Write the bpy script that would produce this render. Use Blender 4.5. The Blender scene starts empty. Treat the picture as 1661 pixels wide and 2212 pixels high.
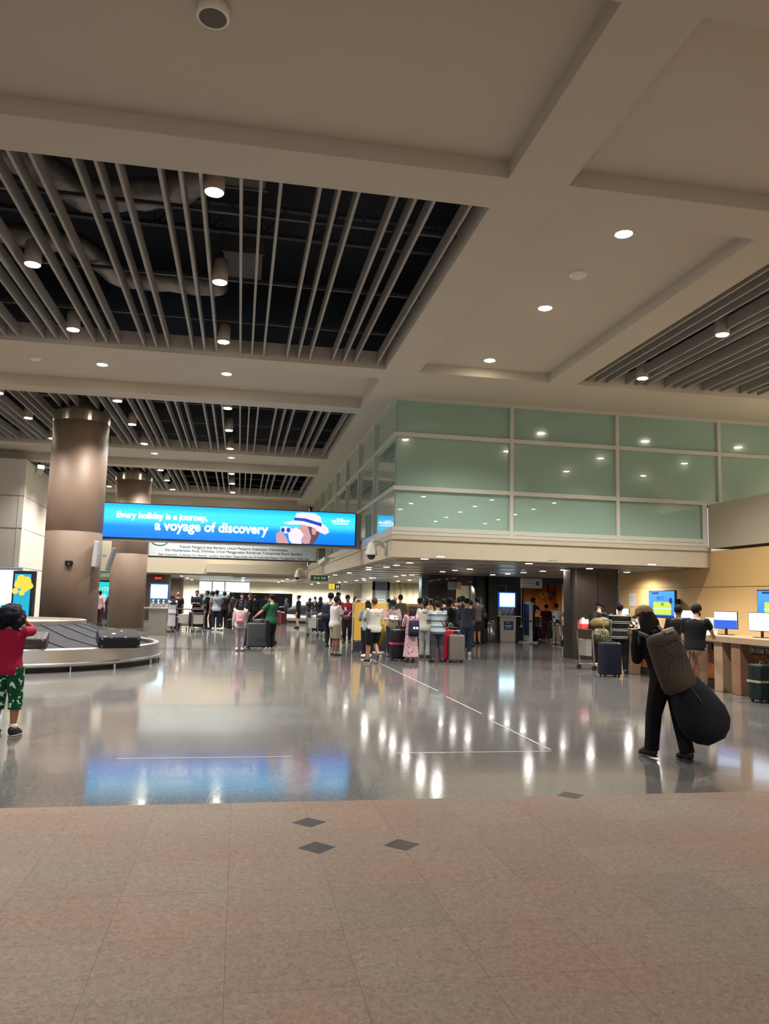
import bpy, bmesh, math, random
from mathutils import Vector, Matrix
random.seed(7)
PI = math.pi
SC = bpy.context.scene
COL = SC.collection

# ---------------------------------------------------------------- camera
W_, H_ = 1661, 2212
FOC = 1680.0
YAW, PITCH, ROLL = .181, .1127, .0245
EYE = 1.62
def _axes():
    cy, sy, cp, sp = math.cos(YAW), math.sin(YAW), math.cos(PITCH), math.sin(PITCH)
    f = Vector((sy*cp, cy*cp, sp)); r = Vector((cy, -sy, 0)); u = r.cross(f)
    return math.cos(ROLL)*r+math.sin(ROLL)*u, -math.sin(ROLL)*r+math.cos(ROLL)*u, f
RX, UX, FX = _axes()
CAM = Vector((0, 0, EYE))
cd = bpy.data.cameras.new('camera'); cam = bpy.data.objects.new('camera', cd); COL.objects.link(cam)
cd.sensor_fit = 'HORIZONTAL'; cd.sensor_width = 36; cd.lens = FOC/W_*36; cd.clip_end = 300
m = Matrix.Identity(4)
for i in range(3):
    m[i][0] = RX[i]; m[i][1] = UX[i]; m[i][2] = -FX[i]; m[i][3] = CAM[i]
cam.matrix_world = m
SC.camera = cam
def ray(x, y):
    d = FX*FOC+RX*(x-W_/2)-UX*(y-H_/2); return d/d.y
def F(x, y, z=0.0):                 # surveyed point at height z seen at photo position (x, y)
    d = ray(x, y); return CAM+d*((z-EYE)/d.z)
def A(x, y, Y):                     # surveyed point at depth Y
    return CAM+ray(x, y)*Y
def AX(x, y, X):
    d = ray(x, y); return CAM+d*(X/d.x)

# ---------------------------------------------------------------- world, exposure
SC.view_settings.view_transform = 'Standard'; SC.view_settings.look = 'None'
SC.view_settings.exposure = 0.42; SC.view_settings.gamma = 1.0
wd = bpy.data.worlds.new('world'); SC.world = wd; wd.use_nodes = True
bg = wd.node_tree.nodes['Background']
bg.inputs[0].default_value = (1.0, .97, .95, 1); bg.inputs[1].default_value = WORLD = .45
SPOT_W = 980.0
LOW_W = 75.0
SC.cycles.max_bounces = 7; SC.cycles.diffuse_bounces = 4; SC.cycles.glossy_bounces = 3
SC.cycles.sample_clamp_indirect = 4
SC.cycles.caustics_reflective = False; SC.cycles.caustics_refractive = False

# ---------------------------------------------------------------- materials
_mats = {}
def srgb(r, g, b):
    f = lambda c: (c/255/12.92 if c/255 <= .04045 else ((c/255+.055)/1.055)**2.4)
    return (f(r), f(g), f(b), 1)
def M(name, rgb=(128, 128, 128), rough=.6, metal=0.0, emit=0.0, spec=.5, coat=0.0, noise=0.0, nscale=8.0, bump=0.0):
    if name in _mats: return _mats[name]
    m = bpy.data.materials.new(name); m.use_nodes = True
    nt = m.node_tree; b = nt.nodes['Principled BSDF']
    c = srgb(*rgb)
    if name.split()[0] in ('cloth', 'bag') and max(rgb) > 170: c = tuple(v*.72 for v in c[:3])+(1,)
    if name.split()[0] in ('cloth', 'hair', 'bag', 'cap', 'case'): spec = .2
    b.inputs['Base Color'].default_value = c
    b.inputs['Roughness'].default_value = rough; b.inputs['Metallic'].default_value = metal
    b.inputs['Specular IOR Level'].default_value = spec; b.inputs['Coat Weight'].default_value = coat
    b.inputs['Coat Roughness'].default_value = .04
    if emit:
        b.inputs['Emission Color'].default_value = c; b.inputs['Emission Strength'].default_value = emit
        b.inputs['Base Color'].default_value = (0.01, .01, .01, 1)
    if noise or bump:
        tc = nt.nodes.new('ShaderNodeTexCoord'); n = nt.nodes.new('ShaderNodeTexNoise')
        n.inputs['Scale'].default_value = nscale; n.inputs['Detail'].default_value = 4
        nt.links.new(tc.outputs['Object'], n.inputs['Vector'])
        if noise:
            mx = nt.nodes.new('ShaderNodeMix'); mx.data_type = 'RGBA'
            mx.inputs['A'].default_value = tuple(v*(1-noise) for v in c[:3])+(1,)
            mx.inputs['B'].default_value = tuple(min(1, v*(1+noise)) for v in c[:3])+(1,)
            nt.links.new(n.outputs['Fac'], mx.inputs['Factor']); nt.links.new(mx.outputs['Result'], b.inputs['Base Color'])
        if bump:
            bp = nt.nodes.new('ShaderNodeBump'); bp.inputs['Strength'].default_value = bump; bp.inputs['Distance'].default_value = .02
            nt.links.new(n.outputs['Fac'], bp.inputs['Height']); nt.links.new(bp.outputs['Normal'], b.inputs['Normal'])
    _mats[name] = m
    return m
def ramp_mat(name, kind, stops, scale=1.0, rough=.8, axis=2, emit=0.0, dist=0.0, interp='CONSTANT', off=0.0, detail=2.0):
    """kind: stripe (bands along axis), noise, voronoi; stops [(pos,(r,g,b))]"""
    if name in _mats: return _mats[name]
    m = bpy.data.materials.new(name); m.use_nodes = True
    nt = m.node_tree; b = nt.nodes['Principled BSDF']; L = nt.links.new
    b.inputs['Roughness'].default_value = rough; b.inputs['Specular IOR Level'].default_value = .2
    tc = nt.nodes.new('ShaderNodeTexCoord')
    cr = nt.nodes.new('ShaderNodeValToRGB'); cr.color_ramp.interpolation = interp
    e = cr.color_ramp.elements
    while len(e) < len(stops): e.new(.5)
    for i, (p, c) in enumerate(stops): e[i].position = p; e[i].color = srgb(*c)
    if kind == 'stripe':
        sx = nt.nodes.new('ShaderNodeSeparateXYZ'); L(tc.outputs['Object'], sx.inputs[0])
        a = nt.nodes.new('ShaderNodeMath'); a.operation = 'MULTIPLY_ADD'; a.inputs[1].default_value = scale; a.inputs[2].default_value = off
        L(sx.outputs[axis], a.inputs[0])
        w = nt.nodes.new('ShaderNodeMath'); w.operation = 'FRACT'; L(a.outputs[0], w.inputs[0]); L(w.outputs[0], cr.inputs[0])
    elif kind == 'grad':
        sx = nt.nodes.new('ShaderNodeSeparateXYZ'); L(tc.outputs['Generated'], sx.inputs[0]); L(sx.outputs[axis], cr.inputs[0])
    elif kind == 'noise':
        n = nt.nodes.new('ShaderNodeTexNoise'); n.inputs['Scale'].default_value = scale; n.inputs['Detail'].default_value = detail
        L(tc.outputs['Object'], n.inputs['Vector']); L(n.outputs['Fac'], cr.inputs[0])
    else:
        n = nt.nodes.new('ShaderNodeTexVoronoi'); n.inputs['Scale'].default_value = scale
        L(tc.outputs['Object'], n.inputs['Vector']); L(n.outputs['Distance'], cr.inputs[0])
    if emit:
        L(cr.outputs[0], b.inputs['Emission Color']); b.inputs['Emission Strength'].default_value = emit
        b.inputs['Base Color'].default_value = (.01, .01, .01, 1)
    else: L(cr.outputs[0], b.inputs['Base Color'])
    _mats[name] = m
    return m
def plaid(name, base, line, scale):
    if name in _mats: return _mats[name]
    m = M(name, base, .85); nt = m.node_tree; b = nt.nodes['Principled BSDF']; L = nt.links.new
    tc = nt.nodes.new('ShaderNodeTexCoord'); ck = nt.nodes.new('ShaderNodeTexBrick')
    sx = nt.nodes.new('ShaderNodeSeparateXYZ'); cb = nt.nodes.new('ShaderNodeCombineXYZ')
    L(tc.outputs['Object'], sx.inputs[0]); L(sx.outputs[0], cb.inputs[0]); L(sx.outputs[2], cb.inputs[1]); L(cb.outputs[0], ck.inputs['Vector'])
    ck.inputs['Scale'].default_value = scale; ck.inputs['Color1'].default_value = srgb(*base); ck.inputs['Color2'].default_value = srgb(*[int(c*1.5) for c in base])
    ck.inputs['Mortar'].default_value = srgb(*line); ck.inputs['Mortar Size'].default_value = .04; ck.offset = 0
    ck.inputs['Brick Width'].default_value = .5; ck.inputs['Row Height'].default_value = .5
    L(ck.outputs['Color'], b.inputs['Base Color'])
    return m

# ---------------------------------------------------------------- mesh helpers
def nb(): return bmesh.new()
def link(name, me, mat=None, parent=None, smooth=False):
    o = bpy.data.objects.new(name, me); COL.objects.link(o)
    if mat is not None:
        for mm in (mat if isinstance(mat, (list, tuple)) else [mat]): me.materials.append(mm)
    if smooth:
        me.polygons.foreach_set('use_smooth', [True]*len(me.polygons))
    if parent is not None: o.parent = parent
    return o
def obj(name, bm, mat=None, parent=None, smooth=False, bevel=0.0, loc=None, rotz=0.0):
    me = bpy.data.meshes.new(name); bmesh.ops.recalc_face_normals(bm, faces=bm.faces[:]); bm.to_mesh(me); bm.free()
    o = link(name, me, mat, parent, smooth)
    if bevel:
        md = o.modifiers.new('bevel', 'BEVEL'); md.width = bevel; md.segments = 2; md.limit_method = 'ANGLE'
    if loc is not None: o.location = loc
    if rotz: o.rotation_euler.z = rotz
    return o
def tag(o, label=None, cat=None, group=None, kind=None):
    if label: o['label'] = label
    if cat: o['category'] = cat
    if group: o['group'] = group
    if kind: o['kind'] = kind
    return o
def struct(name, bm, mat, parent=None, smooth=False):
    o = obj(name, bm, mat, parent, smooth)
    if parent is None: o['kind'] = 'structure'
    return o
def thing(name, label, cat, loc=(0, 0, 0), rotz=0.0, group=None):
    o = bpy.data.objects.new(name, None); COL.objects.link(o); o.empty_display_size = .1
    o.location = loc; o.rotation_euler = (0, 0, rotz)
    return tag(o, label, cat, group)
def bx(bm, x0, x1, y0, y1, z0, z1):
    v = [bm.verts.new(p) for p in ((x0, y0, z0), (x1, y0, z0), (x1, y1, z0), (x0, y1, z0), (x0, y0, z1), (x1, y0, z1), (x1, y1, z1), (x0, y1, z1))]
    for f in ((3, 2, 1, 0), (4, 5, 6, 7), (0, 1, 5, 4), (1, 2, 6, 5), (2, 3, 7, 6), (3, 0, 4, 7)): bm.faces.new([v[i] for i in f])
    return bm
def box(x0, x1, y0, y1, z0, z1): return bx(nb(), x0, x1, y0, y1, z0, z1)
def loft(bm, rings, n=14, cap=True):
    """rings: (centre, u, v) vectors"""
    prev = None; first = None
    for c, u, v in rings:
        c = Vector(c); u = Vector(u); v = Vector(v)
        cur = [bm.verts.new(c+u*math.cos(2*PI*i/n)+v*math.sin(2*PI*i/n)) for i in range(n)]
        if prev:
            for i in range(n): bm.faces.new((prev[i], prev[(i+1) % n], cur[(i+1) % n], cur[i]))
        else: first = cur
        prev = cur
    if cap:
        bm.faces.new(first[::-1]); bm.faces.new(prev)
    return bm
def tube(bm, pts, rad, n=10, rnd=True, flat=1.0):
    pts = [Vector(p) for p in pts]
    if not isinstance(rad, (list, tuple)): rad = [rad]*len(pts)
    rings = []
    up = None
    for i, p in enumerate(pts):
        if i == 0: d = pts[1]-p
        elif i == len(pts)-1: d = p-pts[i-1]
        else: d = (pts[i+1]-p).normalized()+(p-pts[i-1]).normalized()
        if d.length < 1e-9: d = Vector((0, 0, 1))
        d.normalize()
        if up is None:
            up = Vector((0, 0, 1)) if abs(d.z) < .9 else Vector((0, 1, 0))
        u = up.cross(d)
        if u.length < 1e-4: u = Vector((1, 0, 0)).cross(d)
        u.normalize(); v = d.cross(u).normalized()
        up = v
        r = rad[i]
        if rnd and i == 0:
            for k in (.3, .8): rings.append((p-d*r*math.sqrt(1-k*k), u*r*k, v*r*k*flat))
        rings.append((p, u*r, v*r*flat))
        if rnd and i == len(pts)-1:
            for k in (.8, .3): rings.append((p+d*r*math.sqrt(1-k*k), u*r*k, v*r*k*flat))
    return loft(bm, rings, n)
def ball(bm, c, rx, ry=None, rz=None, n=12, k=8, rot=None):
    ry = ry or rx; rz = rz or rx; c = Vector(c); rings = []
    X, Y, Z = Vector((1, 0, 0)), Vector((0, 1, 0)), Vector((0, 0, 1))
    if rot is not None: X, Y, Z = rot@X, rot@Y, rot@Z
    for i in range(1, k):
        a = -PI/2+PI*i/k
        rings.append((c+Z*rz*math.sin(a), X*rx*math.cos(a), Y*ry*math.cos(a)))
    return loft(bm, rings, n)
def cyl(bm, c, r, h, n=24, r2=None, axis='z'):
    c = Vector(c); r2 = r if r2 is None else r2
    ax = {'x': (Vector((1, 0, 0)), Vector((0, 1, 0)), Vector((0, 0, 1))), 'y': (Vector((0, 1, 0)), Vector((1, 0, 0)), Vector((0, 0, 1))), 'z': (Vector((0, 0, 1)), Vector((1, 0, 0)), Vector((0, 1, 0)))}[axis]
    return loft(bm, [(c, ax[1]*r, ax[2]*r), (c+ax[0]*h, ax[1]*r2, ax[2]*r2)], n)
def lathe(bm, prof, n=32, c=(0, 0, 0)):
    c = Vector(c)
    return loft(bm, [(c+Vector((0, 0, z)), (r, 0, 0), (0, r, 0)) for r, z in prof], n)
def poly(bm, pts, y0, y1):          # prism of an x-z outline between y0 and y1
    a = [bm.verts.new((x, y0, z)) for x, z in pts]; b = [bm.verts.new((x, y1, z)) for x, z in pts]
    n = len(pts)
    bm.faces.new(a); bm.faces.new(b[::-1])
    for i in range(n): bm.faces.new((a[i], b[i], b[(i+1) % n], a[(i+1) % n]))
    return bm
def remeshed(bm, vox, smooth=2):
    me = bpy.data.meshes.new('tmp'); bmesh.ops.recalc_face_normals(bm, faces=bm.faces[:]); bm.to_mesh(me); bm.free()
    o = bpy.data.objects.new('tmp', me); COL.objects.link(o)
    r = o.modifiers.new('r', 'REMESH'); r.mode = 'VOXEL'; r.voxel_size = vox
    if smooth:
        s = o.modifiers.new('s', 'SMOOTH'); s.iterations = smooth; s.factor = .5
    dg = bpy.context.evaluated_depsgraph_get(); dg.update()
    out = bpy.data.meshes.new_from_object(o.evaluated_get(dg))
    bpy.data.objects.remove(o); bpy.data.meshes.remove(me)
    return out
def text(name, body, size, loc, rot, mat, parent=None, width=None, shear=0.0, align='LEFT', bold=0.0, ex=.002):
    c = bpy.data.curves.new(name, 'FONT'); c.body = body; c.size = size; c.extrude = ex; c.shear = shear; c.align_x = align; c.offset = bold; c.resolution_u = 3
    o = bpy.data.objects.new('t', c); COL.objects.link(o)
    dg = bpy.context.evaluated_depsgraph_get(); dg.update()
    me = bpy.data.meshes.new_from_object(o.evaluated_get(dg)); bpy.data.objects.remove(o)
    xs = [v.co.x for v in me.vertices]
    r = link(name, me, mat, parent); r.location = loc; r.rotation_euler = rot
    if width and xs: r.scale = (width/(max(xs)-min(xs)),)*3 if width > 0 else (1, 1, 1)
    return r
FRONT = (PI/2, 0, 0)      # text standing up, read from -Y
# ================================================================ ROOM
def floor_mat(name, polished):
    m = bpy.data.materials.new(name); m.use_nodes = True; nt = m.node_tree; b = nt.nodes['Principled BSDF']; L = nt.links.new
    N = nt.nodes.new
    tc = N('ShaderNodeTexCoord'); mp = N('ShaderNodeMapping'); mp.inputs['Location'].default_value = (-.01, -.05, 0); L(tc.outputs['Object'], mp.inputs[0])
    br = N('ShaderNodeTexBrick'); br.offset = 0; br.inputs['Scale'].default_value = 1.0
    br.inputs['Brick Width'].default_value = .565; br.inputs['Row Height'].default_value = .565; br.inputs['Mortar Size'].default_value = .0012; br.inputs['Mortar Smooth'].default_value = .1
    br.inputs['Bias'].default_value = 0
    L(mp.outputs[0], br.inputs['Vector'])
    if polished:
        c1, c2, cm = (108, 107, 106), (100, 99, 98), (84, 81, 79)
    else:
        c1, c2, cm = (125, 112, 100), (118, 106, 95), (78, 68, 59)
    br.inputs['Color1'].default_value = srgb(*c1); br.inputs['Color2'].default_value = srgb(*c2); br.inputs['Mortar'].default_value = srgb(*cm)
    # speckle
    vo = N('ShaderNodeTexNoise'); vo.inputs['Scale'].default_value = 45 if polished else 34; vo.inputs['Detail'].default_value = 5; vo.inputs['Roughness'].default_value = .75; vo.inputs['Distortion'].default_value = 1.2
    L(tc.outputs['Object'], vo.inputs['Vector'])
    cr = N('ShaderNodeValToRGB'); cr.color_ramp.elements[0].position = .36; cr.color_ramp.elements[1].position = .66
    cr.color_ramp.elements[0].color = (.42, .40, .38, 1) if polished else (.62, .58, .55, 1); cr.color_ramp.elements[1].color = (1.45, 1.45, 1.45, 1) if polished else (1.25, 1.24, 1.22, 1)
    L(vo.outputs['Fac'], cr.inputs[0])
    mu = N('ShaderNodeMix'); mu.data_type = 'RGBA'; mu.blend_type = 'MULTIPLY'; mu.inputs['Factor'].default_value = .95 if polished else .8
    L(br.outputs['Color'], mu.inputs['A']); L(cr.outputs[0], mu.inputs['B'])
    # slow patches of pink
    n2 = N('ShaderNodeTexNoise'); n2.inputs['Scale'].default_value = .9; n2.inputs['Detail'].default_value = 2; L(tc.outputs['Object'], n2.inputs['Vector'])
    r2 = N('ShaderNodeValToRGB'); r2.color_ramp.elements[0].position = .38; r2.color_ramp.elements[1].position = .62
    r2.color_ramp.elements[0].color = (1, 1, 1, 1); r2.color_ramp.elements[1].color = (1, .97, .95, 1) if polished else (1.04, .9, .86, 1)
    L(n2.outputs['Fac'], r2.inputs[0])
    m2 = N('ShaderNodeMix'); m2.data_type = 'RGBA'; m2.blend_type = 'MULTIPLY'; m2.inputs['Factor'].default_value = 1
    L(mu.outputs['Result'], m2.inputs['A']); L(r2.outputs[0], m2.inputs['B']); L(m2.outputs['Result'], b.inputs['Base Color'])
    if polished:
        b.inputs['Roughness'].default_value = .085; b.inputs['Specular IOR Level'].default_value = .5; b.inputs['Coat Weight'].default_value = .15; b.inputs['Coat Roughness'].default_value = .03
        bp = N('ShaderNodeBump'); bp.inputs['Strength'].default_value = .035; bp.inputs['Distance'].default_value = .004
        L(vo.outputs['Fac'], bp.inputs['Height']); L(bp.outputs[0], b.inputs['Normal'])
    else:
        b.inputs['Roughness'].default_value = .62; b.inputs['Specular IOR Level'].default_value = .25
    return m
YB = 6.46
struct('floor', box(-40, 30, YB, 70, -.1, 0), floor_mat('polished granite', True))
struct('floor', box(-40, 30, -12, YB, -.1, 0), floor_mat('honed granite', False))
dk = M('black granite', (58, 54, 52), .35)
for (x, y) in ((.573, 5.87), (.573, 5.29), (1.14, 5.29), (2.86, 6.47)):
    b = nb(); r = .125
    v = [b.verts.new((x+r, y, .0012)), b.verts.new((x, y+r, .0012)), b.verts.new((x-r, y, .0012)), b.verts.new((x, y-r, .0012))]; b.faces.new(v)
    struct('trim_1', b, dk)
inl = M('pale inlay', (178, 172, 164), .2)
for (x0, x1, y0, y1) in ((1.73, 3.47, 8.36, 8.385), (-1.12, .6, 8.24, 8.26), (3.49, 3.515, 8.45, 10.6), (3.56, 3.585, 11.2, 13.2), (3.62, 3.645, 14, 21.5)):
    struct('trim_2', box(x0, x1, y0, y1, 0, .0012), inl)

CEIL = M('ceiling paint', (190, 182, 168), .9)
CREAM = M('cream paint', (184, 174, 154), .85)
DARKV = M('dark void', (26, 30, 38), .95)
SLAT = M('slat paint', (150, 146, 140), .6)
# main ceiling: underside of the beams at 7.0 m, coffers 0.22 m up, openings with slats
ZB, ZT = 7.0, 7.42
XS = [(-30, 3.14, 'o'), (3.14, 3.95, 'b'), (3.95, 7.2, 'c'), (7.2, 7.92, 'b'), (7.92, 17.5, 'o'), (17.5, 26, 'b')]
YS = [(-10, -3.4, 'o'), (-3.4, -2.6, 'b')]
YS = [(-12, 5.25, 'o'), (5.25, 5.95, 'b'), (5.95, 8.95, 'c'), (8.95, 9.72, 'b'), (9.72, 17.5, 'o'), (17.5, 18.3, 'b'), (18.3, 21.35, 'c'), (21.35, 22.02, 'b'),
      (22.02, 29.75, 'o'), (29.75, 30.55, 'b'), (30.55, 33.6, 'c'), (33.6, 34.3, 'b'), (34.3, 42.0, 'o'), (42.0, 42.8, 'b'), (42.8, 46.0, 'c'), (46.0, 47.0, 'b')]
cb = nb()
for (x0, x1, xt) in XS:
    for (y0, y1, yt) in YS:
        if y0 > 19.9 and x0 > 3.2: continue
        if x0 > 3.2 and y0 >= 17.5:
            if y0 == 17.5: bx(cb, max(x0, 4.0), x1, 17.5, 20.2, ZB, ZT)
            continue
        t = 'b' if 'b' in (xt, yt) else ('o' if (xt, yt) == ('o', 'o') else 'c')
        if x0 == 3.14 and y0 >= 17.5: x1 = 4.0
        if xt == 'c' and yt == 'o': t = 'c'
        if t == 'b': bx(cb, x0, x1, y0, y1, ZB, ZT)
        elif t == 'c': bx(cb, x0, x1, y0, y1, ZB+(.3 if y0 > 18 else .22), ZT)
struct('ceiling', cb, CEIL)
pv = nb()
bx(pv, -30, 26, -12, 47, 9.4, 9.5)
for xx in (-30, 26): bx(pv, xx-.1, xx+.1, -12, 47, 7.3, 9.5)
bx(pv, -30, 26, 46.9, 47.1, 7, 9.5)
struct('ceiling', pv, DARKV)

def slats(x0, x1, y0, y1, first, step, label, zb=7.09, h=.24, skip=None):
    t = thing('slatted_ceiling', label, 'ceiling grille', ((x0+x1)/2, (y0+y1)/2, zb))
    k = 0
    me = None
    x = first
    while x > x0:
        if k % 4 != 3 and x < x1-.1:
            if me is None:
                b = nb(); bx(b, -.022, .022, -(y1-y0)/2+.005, (y1-y0)/2-.005, 0, h)
                o = obj('slat', b, SLAT, t, bevel=0); me = o.data
            else:
                o = bpy.data.objects.new('slat', me); COL.objects.link(o); o.parent = t
            o.location.x = x-(x0+x1)/2
        x -= step; k += 1
    rail = nb()
    for yy in (-.28, .05, .33): bx(rail, -(x1-x0)/2, (x1-x0)/2, yy*(y1-y0)-.03, yy*(y1-y0)+.03, h+.03, h+.09)
    obj('hanger_rail', rail, M('rail dark', (60, 60, 62), .6), t)
    return t
slats(-21, 3.14, 9.72, 17.5, 2.93-.0+.26*2, .262, 'grey ceiling slats over the dark void nearest the camera at left', )
slats(-21, 3.14, 22.02, 29.75, 2.93+.26*2, .262, 'grey ceiling slats of the second opening, around the nearest round column')
slats(-21, 3.14, 34.3, 42.0, 2.93+.26*2, .262, 'grey ceiling slats of the third, farthest opening above the second column')
slats(7.95, 17.4, 9.72, 17.5, 17.1, .262, 'grey ceiling slats of the opening at upper right above the glass screen')
# last rows of slats above are trimmed so that the first one sits beside the beam

# ducts and steel in the void
DUCT = M('crumpled duct wrap', (120, 112, 104), .45, .5, noise=.4, nscale=5, bump=1.0)
def duct(pts, r, label):
    b = nb(); P = []; R_ = []
    for i in range(len(pts)-1):
        a, c = Vector(pts[i]), Vector(pts[i+1]); n = max(2, int((c-a).length/.12))
        for k in range(n):
            P.append(a.lerp(c, k/n)); R_.append(r*random.uniform(.88, 1.1))
    tube(b, P, R_, 14, True, .75)
    tag(obj('air_duct', b, DUCT, smooth=True), label, 'duct')
duct([(-6.5, 10.6, 7.95), (-3.2, 11.4, 7.8), (-2.6, 12.0, 7.65), (-1.3, 12.0, 7.9), (-.2, 11.0, 8.1)], .3, 'crumpled foil duct sagging behind the left slats of the nearest opening')
duct([(-7, 13.8, 7.9), (-3.1, 13.8, 7.7), (-2.4, 14.7, 7.5), (-.6, 14.9, 7.6)], .25, 'pale flexible duct sagging low behind slats beside the middle hanging downlight')
duct([(-9, 23.5, 7.9), (-4, 23.2, 7.8), (-1.5, 24.2, 7.75), (3, 24.6, 7.9)], .35, 'flexible duct crossing the second ceiling opening')
duct([(-6, 36.5, 7.9), (3, 37.2, 7.9)], .35, 'flexible duct crossing the third ceiling opening')
HVAC = M('galvanised box', (84, 82, 80), .7, .1)
for i, (x, y, z, sx, sy, lab) in enumerate(((-.25, 10.9, 7.75, .75, .9, 'metal duct box above the nearest hanging downlight'), (-.2, 14.3, 7.8, .7, 1.2, 'metal duct box above the middle hanging downlight'),
                             (1.0, 25.0, 7.9, 1.6, .8, 'metal duct box in the second ceiling opening, right of centre'), (-6.0, 25.8, 7.9, 1.6, .8, 'metal duct box in the second ceiling opening, left of the downlights'))):
    t = thing('duct_box', lab, 'duct', (x, y, z))
    b = nb(); bx(b, -sx/2, sx/2, -sy/2, sy/2, 0, .45); obj('casing', b, HVAC, t, bevel=.02)
    for sg in (-1, 1): obj('seam_flange', box(-sx/2-.03, sx/2+.03, sg*sy/2-.025, sg*sy/2+.025, -.02, .47), HVAC, t)
STEEL = M('dark steel', (44, 46, 52), .7)
for yy in (13.1, 25.6, 37.9):
    b = nb()
    for z in (7.85, 8.35): bx(b, -22, 16 if yy < 20 else 3.1, yy-.05, yy+.05, z, z+.07)
    x = -21.5
    while x < (15 if yy < 20 else 2.6):
        tube(b, [(x, yy, 7.88), (x+.45, yy, 8.38)], .02, 5); bx(b, x-.02, x+.02, yy-.02, yy+.02, 7.88, 8.38); x += .9
    o = obj('roof_truss', b, STEEL); tag(o, {13.1: 'dark steel truss in the void of the nearest ceiling opening', 25.6: 'dark steel truss in the void of the second ceiling opening', 37.9: 'dark steel truss in the void of the third ceiling opening'}[yy], 'truss')

# ---------------------------------------------------------------- downlights
LAMP = M('lamp lens', (255, 240, 214), emit=70)
LAMPC = M('lamp lens cool', (255, 247, 236), emit=22)
CANM = M('lamp can', (150, 138, 124), .5)
RING = M('lamp trim', (225, 220, 210), .4)
_proto = {}
def spot(parent, w, z, ang=140, col=(1, .95, .89)):
    l = bpy.data.lights.new('spot', 'SPOT'); l.energy = w; l.spot_size = math.radians(ang); l.spot_blend = .7; l.shadow_soft_size = .09; l.color = col
    o = bpy.data.objects.new('spot', l); COL.objects.link(o); o.parent = parent; o.location = (0, 0, z)
def downlight(kind, x, y, z, label, group=None, w=None):
    t = thing('downlight', label, 'ceiling light', (x, y, z), 0, group)
    if kind not in _proto:
        if kind == 'can':
            b = nb(); lathe(b, [(.125, 0), (.135, .0), (.135, .36), (.11, .4)], 24); a = b.copy(); b.free()
            m1 = obj('housing', a, CANM, None, True)
            b = nb(); lathe(b, [(.115, -.012), (.115, -.004)], 24); m2 = obj('lens', b, LAMP, None)
            b = nb(); tube(b, [(0, 0, .38), (0, 0, 1.6)], .008, 6); m3 = obj('cable', b, M('cable', (50, 48, 46), .6), None)
            _proto[kind] = [m1, m2, m3]
        else:
            r = .125 if kind == 'flush' else .1
            b = nb(); loft(b, [((0, 0, 0), (r*1.18, 0, 0), (0, r*1.18, 0)), ((0, 0, -.012), (r*1.12, 0, 0), (0, r*1.12, 0)), ((0, 0, -.012), (r, 0, 0), (0, r, 0)), ((0, 0, -.008), (r*.98, 0, 0), (0, r*.98, 0))], 24)
            m1 = obj('trim_ring', b, RING, None)
            b = nb(); lathe(b, [(r*.93, -.016), (r*.93, -.009)], 24); m2 = obj('lens', b, {'low': LAMPC, 'flush': LAMP, 'unlit': RING}[kind], None)
            _proto[kind] = [m1, m2]
        for o in _proto[kind]: o.parent = t
    else:
        for o in _proto[kind]:
            c = o.copy(); COL.objects.link(c); c.parent = t
    if w: spot(t, w, -.05, 168 if kind == 'low' else 118)
    return t
ORD = ['nearest', 'second', 'third']
for ci, (x, cn) in enumerate(((-.57, 'middle row'), (-3.62, 'row over the carousel'), (-6.75, 'far left row'), )):
    for r in range(3):
        for k, y in enumerate((10.2, 13.27, 16.5)):
            if ci == 2 and r == 0 and k < 2: continue
            downlight('can', x, y+12.3*r, 7.02, 'hanging can downlight, %s in the %s slatted opening, %s' % (['first', 'middle', 'last'][k], ORD[r], cn), 'cylindrical downlights hanging between the ceiling slats', SPOT_W)
        downlight('flush', x, 19.9+12.3*r, 7.3, 'flush round downlight in the recess beyond the %s slatted opening, %s' % (ORD[r], cn), 'flush downlights in the main ceiling', SPOT_W)
for y, n in ((10.4, 'nearest'), (13.5, 'middle, below the smoke detector'), (16.85, 'farthest, nearest the glass screen')):
    downlight('flush', 5.48, y, 7.22, 'flush round downlight in the long plain recess at right, the %s' % n, 'flush downlights in the main ceiling', SPOT_W)
downlight('can', 9.2, 13.5, 7.02, 'round downlight between the slats at upper right, nearer one', 'cylindrical downlights hanging between the ceiling slats', SPOT_W)
downlight('can', 9.22, 16.66, 7.02, 'round downlight between the slats at upper right, nearer the glass', 'cylindrical downlights hanging between the ceiling slats', SPOT_W)
for y in (10.2, 13.27, 16.5):
    for i, x in enumerate((12.9, 16.3)): downlight('can', x, y, 7.02, 'can downlight of the right slatted opening outside the frame, %s lamp of the %s row' % ({10.2: 'first', 13.27: 'middle', 16.5: 'last'}[y], ['inner', 'outer'][i]), 'downlights out of view at right', SPOT_W*.5)
for j, y in enumerate((3.9, .6, -2.4, -5.4, -8.6, -11.4)):  # unseen lamps: glass glints imply them, their spots added to fill the front floor
    for i, x in enumerate((-3.6, 9.2, 12.9, 16.4)):
        downlight('can', x, y, 7.02, 'can downlight behind the camera, %s row back, %s' % (['first', 'second', 'third', 'fourth', 'fifth', 'sixth'][j], ['over the left side', 'over the right side', 'farther right', 'farthest right'][i]), 'downlights out of view behind the camera', (SPOT_W*.8, SPOT_W*1.1)[i] if i < 2 else None)
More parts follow.
